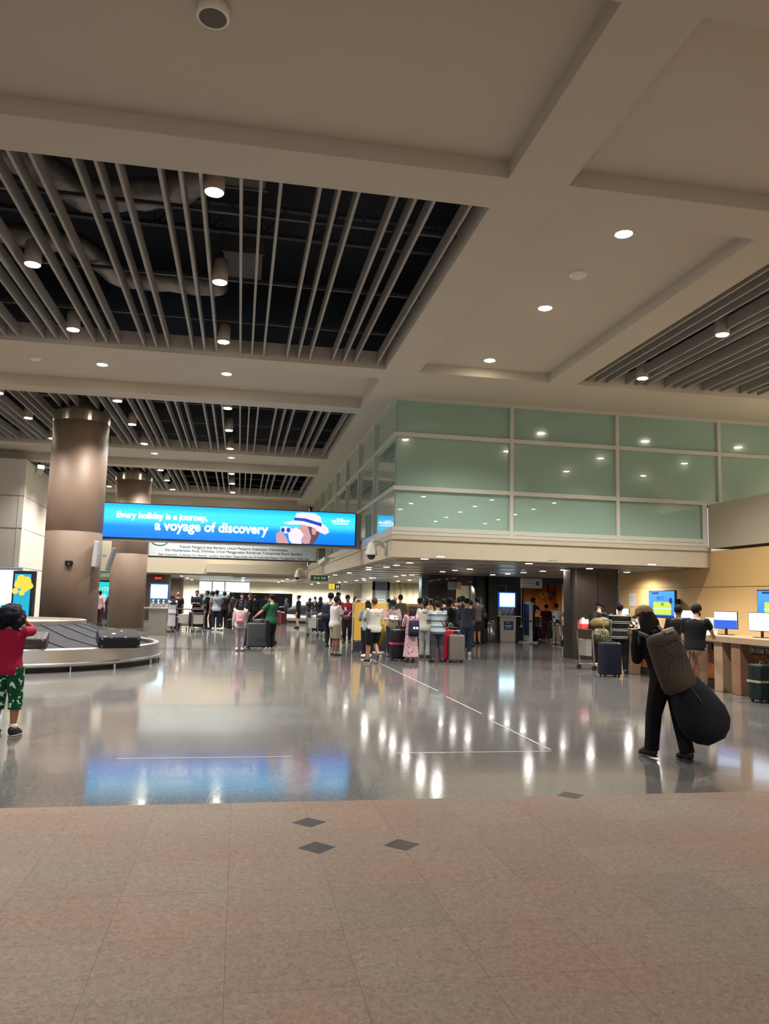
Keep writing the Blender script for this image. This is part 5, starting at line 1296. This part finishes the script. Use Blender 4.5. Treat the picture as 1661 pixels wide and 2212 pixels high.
q = (P['wr'][1]+P['wr'][-1])/2; t = tag(obj('paper_sheet', box(-.12, .12, -.002, .002, -.08, .1), PAPER, loc=q+Vector((0, -.09, .04))), 'white paper sheet held by the person in the bucket hat', 'paper'); t.rotation_euler = (-.9, 0, .2)
soft_bag(A(847, 1357, P['p'].y-.24), .36, .16, .34, M('bag cream', (196, 184, 150), .8), 'cream shoulder bag hanging in front of the person in the pale pink shirt', name='shoulder_bag')
P = person(806, 1433, 1292, 22, 'person in white printed T-shirt and black shorts walking left past the yellow board', 'tan', 'fade', (70, 40, 34), ('tee', (198, 196, 186)), ('shorts', (20, 20, 26)), (22, 22, 24), ('phone', 'swing_f'), step=-.14, build=1.1, lift=(1, .07), extra={'print': ('RRAMAKS', 'Rra Aks'), 'pale_sole': 1})
P = person(792, 1421, 1298, 4, 'long haired person in light blue top half hidden by the white printed T-shirt', 'tan', 'long', (30, 16, 18), ('tee', (140, 158, 166)), ('trousers', (26, 24, 36)), (225, 220, 216), ('phone', 'down'))
P = person(722, 1416, 1288, -72, 'person in white T-shirt and beige shorts standing and looking at a phone', 'brown', 'short', (26, 20, 20), ('tee', (206, 202, 202)), ('shorts', (140, 130, 114)), (84, 80, 80), ('phone', 'phone'), build=1.18, look=.2, nod=.25, stance=.05)
q = (P['wr'][1]+P['wr'][-1])/2
def phone(q, lab, rz=0): 
    t = thing('mobile_phone', lab, 'phone', q, rz); t.rotation_euler.x = -.7
    obj('phone_case', box(-.037, .037, -.004, .004, 0, .15), BLK, t); obj('phone_screen', box(-.033, .033, -.006, -.004, .006, .144), M('phone glow', (120, 160, 255), emit=1.17), t)
phone(q+Vector((.06, 0, .02)), 'mobile phone with blue lit screen held by the person in the white T-shirt', -1.3)
P = person(711, 1398, 1280, -30, 'person in black beanie and white shirt with large navy backpack behind a loaded cart', 'light', 'beanie', (18, 16, 18), ('tee', (196, 190, 176)), ('trousers', (26, 28, 36)), (36, 36, 40), ('strap', 'strap'), build=1.05, extra={'strap': (20, 24, 40), 'cap': (16, 16, 20)}, H=1.78)
backpack(P, NAVY, 'large navy backpack on the person in the black beanie', .36, .58, .24)
P = person(749, 1388, 1285, 158, 'person in dark red shirt looking down at a phone, facing the camera', 'tan', 'short', (20, 16, 16), ('long', (122, 30, 44)), ('trousers', (24, 22, 26)), (30, 30, 30), ('phone', 'phone'), nod=.5, build=1.1)
phone((P['wr'][1]+P['wr'][-1])/2+Vector((0, -.08, .02)), 'mobile phone in the hands of the person in the dark red shirt')
P = person(728, 1360, 1280, -80, 'person in black cap and black top behind the beanie wearer', 'tan', 'cap', (16, 14, 14), ('tee', BLKC), ('trousers', BLKC), arms=('down', 'phone'))
P = person(690, 1366, 1289, -18, 'person in black headscarf and long black jacket beside the blue loaded cart', 'light', 'hijab', (24, 24, 30), ('jacket', (28, 28, 38)), ('trousers', (24, 24, 30)), arms=('push', 'push'))
P = person(666, 1349, 1291, -30, 'person in black top and wide grey trousers looking down at papers', 'light', 'hijab', (20, 18, 22), ('long', (22, 22, 26)), ('wide', (96, 94, 96)), arms=('phone', 'counter'), nod=.4, lean=.1)
P = person(680, 1345, 1289, 60, 'person in white long sleeved shirt facing the person in wide grey trousers', 'light', 'short', (60, 40, 30), ('long', (200, 198, 196)), ('trousers', (60, 60, 66)), arms=('counter', 'counter'), nod=.3)
P = person(643, 1357, 1286.5, 78, 'slim person in black suit jacket and skirt with hair bun, standing alone facing left', 'light', 'bun', (20, 14, 14), ('jacket', (24, 24, 36)), ('skirt', (24, 24, 36)), (18, 18, 20), ('down', 'down'), stance=.03, build=.9)
P = person(769, 1384, 1291, 165, 'bald person in white patterned shirt behind the dark loaded cart', 'light', 'bald', (40, 30, 30), ('tee', COW), ('trousers', (30, 30, 34)), arms=('down', 'push'))
P = person(765, 1372, 1289, -90, 'person with dark red headscarf behind the bald person', 'tan', 'hijab', (70, 22, 34), ('long', (60, 40, 50)), ('trousers', BLKC))
P = person(863, 1392, 1285, -10, 'person in olive vest and orange sleeves in the queue behind the bucket hat', 'light', 'bun', (50, 34, 30), ('vest', (70, 70, 52)), ('trousers', (40, 40, 48)), arms=('down', 'push'), build=1.05)
P = person(853, 1378, 1288, 150, 'bald person behind the bucket hat, only the head in view', 'tan', 'bald', (60, 50, 50), ('tee', (60, 66, 80)), ('trousers', BLKC), arms=('down', 'down'))
crowd = [(838, 1372, 1293, 10, 'dark haired person far behind the yellow board, only the crown in view', 'short', (40, 40, 46)), (905, 1404, 1292, 20, 'person with topknot behind the white hoodie', 'bun', (70, 60, 66)),
         (919, 1400, 1291, -30, 'dark haired person in tan top behind the white hoodie', 'short', (150, 128, 96)), (931, 1399, 1296, 40, 'dark haired person at the left shoulder of the striped hooded sweater', 'long', (60, 50, 52)),
         (943, 1394, 1288, 0, 'person with dark cap far behind the striped hooded sweater', 'cap', (40, 40, 44)), (958, 1400, 1294, 15, 'dark haired person between striped sweater and big bearded person', 'short', (36, 36, 40)),
         (990, 1396, 1290, -20, 'person in black behind the big bearded person', 'short', (24, 24, 28)), (998, 1393, 1288, 10, 'person in dark cap at the back of the queue before the pale opening', 'cap', (30, 28, 34)),
         (1016, 1398, 1297, 30, 'person with dark hair and maroon top between the two plaid shirts', 'short', (70, 44, 52)), (984, 1399, 1298, 170, 'person at the far desk end facing the queue', 'short', (50, 52, 60))]
for (x, y, hd, fc, lab, hr0, tc) in crowd: person(x, y, hd, fc, lab, random.choice(['light', 'tan', 'brown']), hr0, (20, 16, 16), ('tee', tc), ('trousers', (30, 30, 38)), arms=('down', 'phone'), vox=.018)
# ---- office at right rear
P = person(1147, 1400, 1291.5, -82, 'bearded person in slate T-shirt bending towards the wood lined office counter', 'light', 'short', (26, 18, 16), ('tee', (72, 78, 92)), ('trousers', (40, 42, 52)), arms=('counter', 'counter'), lean=.12, loc=(A(1147, 1380, 33).x, 33, 0), extra={'beard': 1})
P = person(1180, 1388, 1306, -12, 'person in maroon top and long maroon trousers before the wood lined office', 'light', 'short', (24, 14, 14), ('tee', (62, 26, 34)), ('trousers', (84, 30, 48)), (150, 130, 130), ('down', 'phone'))
P = person(1201, 1391.5, 1304, -58, 'person in black and white patterned shirt and cream trousers at the loaded cart', 'tan', 'short', (18, 14, 14), ('tee', COW), ('trousers', (184, 168, 140)), (196, 190, 180), ('push', 'push'), nod=.3, look=-.2)
P = person(1230, 1390, 1302, 64, 'person in plain white T-shirt facing left at the office, beside the dark column', 'tan', 'short', (18, 14, 14), ('tee', (208, 204, 196)), ('trousers', (60, 58, 62)), arms=('counter', 'counter'), nod=.5, lean=.06)
# ---- left crowd
P = person(369, 1366, 1284.5, 30, 'person in long pale grey coat and dark headscarf beside the left kiosk', 'light', 'hijab', (26, 24, 32), ('coat', (152, 150, 158)), None, (60, 60, 60), ('phone', 'phone'))
P = person(381, 1358, 1279, 10, 'bald person in black behind the pale grey coat', 'tan', 'bald', (30, 26, 26), ('tee', BLKC), ('trousers', BLKC), build=1.1)
P = person(422, 1357, 1275.5, 175, 'tall dark haired person in black with folded hands facing the camera', 'tan', 'short', (18, 14, 14), ('long', (24, 24, 30)), ('trousers', (22, 22, 28)), arms=('cross', 'cross'), build=1.1)
P = person(445, 1358, 1276, 92, 'person in black facing left in front of the bright window', 'tan', 'short', (18, 14, 14), ('long', (22, 22, 28)), ('trousers', (24, 24, 28)))
P = person(456, 1359, 1278, 80, 'person in dark cap next to the striped shirt', 'tan', 'cap', (18, 14, 14), ('tee', (70, 60, 58)), ('trousers', (28, 28, 34)), arms=('down', 'push'))
P = person(465, 1361, 1275, 4, 'person in white and navy vertical striped shirt seen from behind', 'tan', 'short', (20, 16, 14), ('tee', STR_V), ('trousers', (26, 28, 40)), (200, 200, 200), ('down', 'phone'), build=1.12, extra={'sling': 1})
P = person(482, 1356, 1278, 20, 'person in black top right of the striped shirt', 'tan', 'short', (18, 14, 14), ('tee', BLKC), ('trousers', (24, 24, 28)), build=1.08)
P = person(492, 1355, 1287, 40, 'person in brown and black carrying several bags', 'tan', 'short', (24, 18, 18), ('long', (64, 50, 46)), ('trousers', (50, 42, 40)), arms=('bag', 'bag'))
soft_bag(A(484, 1334, P['p'].y-.25), .4, .2, .42, M('bag cream'), 'cream tote bag carried in the left crowd', name='tote_bag')
P = person(520, 1362, 1282, 168, 'person in black with pale face mask in front of the black partition', 'light', 'short', (22, 18, 18), ('long', (22, 22, 26)), ('trousers', BLKC), extra={'mask': 1}, arms=('push', 'push'))
P = person(538, 1361, 1282, 95, 'person with long brown hair in black before the black partition', 'light', 'long', (70, 46, 34), ('long', (22, 20, 24)), ('trousers', BLKC))
P = person(517, 1406, 1300, -6, 'child in white jacket and lilac leggings with pink backpack, standing by the big grey suitcase', 'light', 'long', (22, 18, 22), ('jacket', (188, 182, 178)), ('slim', (146, 124, 138)), (190, 186, 184), ('down', 'counter'), stance=.05)
backpack(P, ramp_mat('pink pack', 'noise', [(0, (120, 66, 84)), (.5, (186, 132, 138)), (1, (212, 170, 170))], 12, .8, interp='LINEAR'), 'pink backpack on the child in the white jacket', .24, .3, .12, .05)
P = person(584, 1405, 1284, 52, 'person in green top and cap pushing the cart beside the grey suitcase', 'light', 'cap', (24, 18, 18), ('tee', (34, 84, 60)), ('trousers', (20, 20, 26)), (150, 146, 142), ('push', 'face'), build=1.1, extra={'pale_sole': 1, 'sling': 1})
P = person(617, 1348, 1293, 88, 'person in grey denim jacket standing by red luggage', 'light', 'long', (28, 22, 22), ('jacket', (66, 72, 84)), ('trousers', (30, 30, 38)), arms=('phone', 'phone'))
for (x, y, hd, fc, lab, hr0, tc, bc) in ((212, 1352, 1276, -30, 'person in flowered brown top before the teal poster, partly behind the thick column', 'short', FLOR, (60, 30, 34)), (236, 1352, 1277, 60, 'person in maroon with pale bag before the teal poster, beside the second column', 'short', (74, 40, 42), (30, 30, 40)),
        (94, 1352, 1281, 20, 'person in dark clothes seen through the gap left of the thick column', 'long', (44, 38, 40), (60, 62, 70)), (548, 1352, 1285, 20, 'person in black hidden behind the child and the grey suitcase', 'short', BLKC, BLKC), (572, 1350, 1284, 170, 'person in dark cap standing far behind the green top', 'cap', (40, 40, 48), BLKC),
        (500, 1350, 1281, -20, 'dark haired person far behind the bag carrier', 'short', (40, 36, 44), BLKC), (433, 1352, 1284, 60, 'person in grey behind the tall person with folded hands', 'short', (70, 70, 76), BLKC)):
    person(x, y, hd, fc, lab, 'tan', hr0, (22, 18, 18), ('long', tc), ('trousers', bc), arms=('phone', 'down'), vox=.018)

# ================================================================ LUGGAGE ON THE FLOOR
GREYC = lug('grey', 62, 66, 68); BLKS = lug('black', 22, 22, 26, .5); NVS = lug('navy', 20, 22, 40, .7); REDS = lug('red', 168, 24, 52, .3); GBR = lug('grey brown', 96, 90, 82, .3); GRS = lug('green black', 24, 40, 42, .5)
suitcase(554, 1401, .62, .80, .34, GREYC, 'large charcoal suitcase with silver handle standing beside the child in the white jacket', .1, hm=CHR)
suitcase(530, 1398, .3, .62, .3, ramp_mat('tartan case', 'stripe', [(0, (24, 24, 28)), (.7, (90, 90, 96))], 14, .6), 'dark patterned suitcase behind the child in the white jacket', .3)
suitcase(858, 1427, .40, .84, .28, BLKS, 'black suitcase with magenta luggage strap in front of the bucket hat wearer', .05, handle=.32, band_mat=M('magenta strap', (206, 50, 140), .6))
suitcase(962, 1429, .32, .86, .30, REDS, 'bright red suitcase behind the grey brown one in the queue', .5, handle=.14, hm=M('red handle', (190, 70, 80), .5))
suitcase(985, 1431, .42, .74, .30, GBR, 'ribbed grey brown hard suitcase with stickers in front of the red one', -.1, handle=.1)
suitcase(974, 1412, .3, .84, .28, lug('dark plum', 60, 44, 56), 'dark plum suitcase behind the grey brown one', .2, handle=.1)
suitcase(1040, 1391, .34, .6, .26, BLKS, 'small black suitcase right of the person in brown plaid', .2, handle=.42, hm=BLK)
suitcase(1317, 1462, .47, .78, .30, NVS, 'dark navy upright suitcase with raised silver handle behind the striped jumper', .04, handle=.50)
suitcase(1651, 1517, .44, .66, .30, GRS, 'dark green suitcase with pale band cut off by the right edge', .1, handle=.0, band_mat=M('pale band', (170, 168, 140), .6))
suitcase(598, 1349, .46, .8, .34, lug('pink', 150, 66, 78), 'dusty pink suitcase near the black partition', .1, group=None)
suitcase(607, 1349, .44, .74, .32, lug('wine', 104, 40, 50), 'wine red suitcase right of the dusty pink one', .1)
suitcase(1158, 1384.5, .6, .66, .34, BLKS, 'wide black suitcase standing in front of the wood lined office', .1)
# luggage on the belt
t = suitcase(0, 0, .78, .5, .26, lug('brown black', 50, 44, 42), 'dark brown glossy suitcase lying on the carousel belt behind the crimson child', loc=(A(60, 1400, 17.0).x, 16.75, .54), tilt=(-PI/2+.3, 0, .1))
t = suitcase(0, 0, .86, .56, .26, lug('black soft', 16, 16, 20, .75), 'black soft suitcase lying on the carousel belt near its rounded end', ribs=False, loc=(A(260, 1400, 17.7).x, 17.62, .55), tilt=(-PI/2+.3, 0, .3))
t = suitcase(0, 0, .62, .45, .22, BLKS, 'flat black bag lying on the belt behind the black soft suitcase', ribs=False, loc=(A(296, 1390, 19.0).x-.1, 18.6, .52), tilt=(-PI/2+.25, 0, .9))
# carts and their loads
def load(P0, rz, items):
    R3 = Matrix.Rotation(rz, 3, 'Z')
    for (x, y, z, sx, sy, sz, mat, lab, kind) in items:
        q = P0+R3@Vector((x, y, z))
        if kind == 'case': suitcase(0, 0, sx, sz, sy, mat, lab, rz, loc=q)
        elif kind == 'flat': suitcase(0, 0, sx, sy, sz, mat, lab, loc=q+Vector((0, 0, sz/2))+R3@Vector((0, sy/2, 0)), tilt=(PI/2, 0, rz), ribs=False)
        else: soft_bag(q, sx, sy, sz, mat, lab, rz)
OLV = M('bag olive', (98, 88, 56), .85)
t = trolley(1290, 1446, -1.25, 'steel luggage cart with olive duffel bag beside the dark column'); 
q = t.location.copy()
soft_bag(q+Vector((.12, -.02, .98)), .66, .4, .34, OLV, 'olive duffel bag lying across the handle of the cart at the counter', .1, name='duffel_bag')
soft_bag(q+Vector((.05, -.1, .62)), .52, .36, .46, CAMO, 'camouflage backpack hanging on the cart under the olive duffel', .3, name='camouflage_backpack')
p = q+Vector((-.38, .0, 1.02))
t = thing('carton', 'small red and white carton box on the cart beside the bearded person', 'box', p, .3)
b = nb(); bx(b, -.11, .11, -.08, .08, 0, .2); o = obj('box_body', b, M('carton red', (200, 60, 60), .6), t); b = nb(); bx(b, -.112, .112, -.082, -.0, .12, .24); obj('box_top', b, M('carton white', (226, 200, 200), .6), t)
obj('carton_handle', box(-.04, .04, -.01, .01, .24, .28), M('carton white'), t)
t = trolley(686, 1374, -.75, 'steel luggage cart loaded with blue cases in front of the black headscarf')
load(t.location, -.75, [(0, .1, .16, .62, .36, .62, lug('blue black', 28, 36, 56), 'big dark blue suitcase standing on the cart before the black headscarf', 'case'), (.1, .1, .82, .34, .26, .2, M('bag cream'), 'crumpled cream bag on top of the big dark blue suitcase', 'bag')])
t = trolley(766, 1378, 1.2, 'steel luggage cart with black bags behind the yellow board')
load(t.location, 1.2, [(0, .0, .16, .56, .5, .34, BLKS, 'flat black suitcase on the cart behind the yellow board', 'flat'), (0, .05, .5, .46, .3, .32, BLKS, 'upper black suitcase on the cart behind the yellow board', 'case')])
t = trolley(1232, 1386, 1.25, 'steel luggage cart loaded high in front of the white T-shirt at the office')
load(t.location, 1.25, [(0, .0, .16, .6, .6, .3, NVS, 'navy flat case lowest on the office cart', 'flat'), (0, .05, .47, .55, .36, .26, M('bag violet', (62, 50, 104), .8), 'violet bag in the middle of the office cart', 'bag'), (0, .05, .72, .55, .36, .28, M('bag magenta', (122, 34, 82), .8), 'magenta duffel near the top of the office cart', 'bag')])
t = trolley(1196, 1390, 1.0, 'steel luggage cart pushed by the person in black and white print')
load(t.location, 1.0, [(0, .0, .16, .6, .4, .74, NVS, 'tall navy case on the cart of the person in black and white print', 'case'), (0, .0, .93, .6, .36, .2, BLB, 'black jacket bundle on top of the tall navy case', 'bag')])
t = trolley(424, 1364, .2, 'steel luggage cart with black bags in front of the tall person with folded hands')
load(t.location, .2, [(0, .05, .16, .7, .4, .7, BLKS, 'big black suitcase on the cart of the tall person with folded hands', 'case'), (0, .0, .88, .6, .3, .2, BLB, 'black bag on top of the big black suitcase in the left crowd', 'bag')])
t = trolley(398, 1362, -.1, 'steel luggage cart with pale panel left of the black loaded one')
load(t.location, -.1, [(-.1, .05, .16, .5, .36, .5, M('case pale', (150, 144, 130), .6), 'pale beige case on the cart right of the grey coat', 'case')])
t = trolley(566, 1392, .75, 'steel luggage cart behind the charcoal suitcase, pushed by the green top')
load(t.location, .75, [(0, .05, .16, .55, .4, .46, GREYC, 'grey case low on the cart of the green top', 'case'), (0, .05, .66, .5, .36, .2, GREYC, 'small grey case on the cart of the green top', 'case')])
suitcase(378, 1362, .4, .62, .3, BLKS, 'black suitcase between the grey coat and the pale cart', .1)
suitcase(498, 1360, .36, .5, .3, BLKS, 'small black suitcase left of the child in the white jacket', .1)
soft_bag(F(822, 1415)+Vector((0, 0, .28)), .36, .2, .5, M('bag mustard', (132, 116, 40), .85), 'mustard tote bag hanging beside the black suitcase with magenta strap', name='tote_bag')
soft_bag(F(478, 1362), .3, .24, .14, M('bag white', (190, 186, 178), .8), 'white plastic bag on the floor by the striped shirt', strap=False)
# office desk at right rear and check-in desk behind the queue
t = thing('office_counter', 'wooden office counter in the wood lined room', 'counter', (A(1150, 1350, 34.6).x+.2, 34.8, 0))
obj('worktop', box(-1.4, .6, -.3, .3, .98, 1.04), WOOD, t); obj('body', box(-1.3, .5, -.2, .25, 0, .98), M('counter brown'), t)
t = thing('queue_desk', 'dark desk behind the heads of the queue', 'desk', (A(950, 1350, 30.2).x, 30.4, 0))
obj('worktop', box(-1.5, 1.5, -.3, .3, 1.0, 1.05), BLK, t); obj('body', box(-1.4, 1.4, -.25, .25, 0, 1.0), M('counter brown'), t)
t = thing('low_partition', 'pale low partition wall behind the carousel at far left', 'partition', (A(70, 1345, 28).x, 28, 0))
obj('panel', box(-1.6, 1.6, 0, .1, 0, A(70, 1347, 28).z), CREAM, t); obj('top_rail', box(-1.6, 1.6, -.02, .12, A(70, 1347, 28).z, A(70, 1347, 28).z+.05), CHR, t)
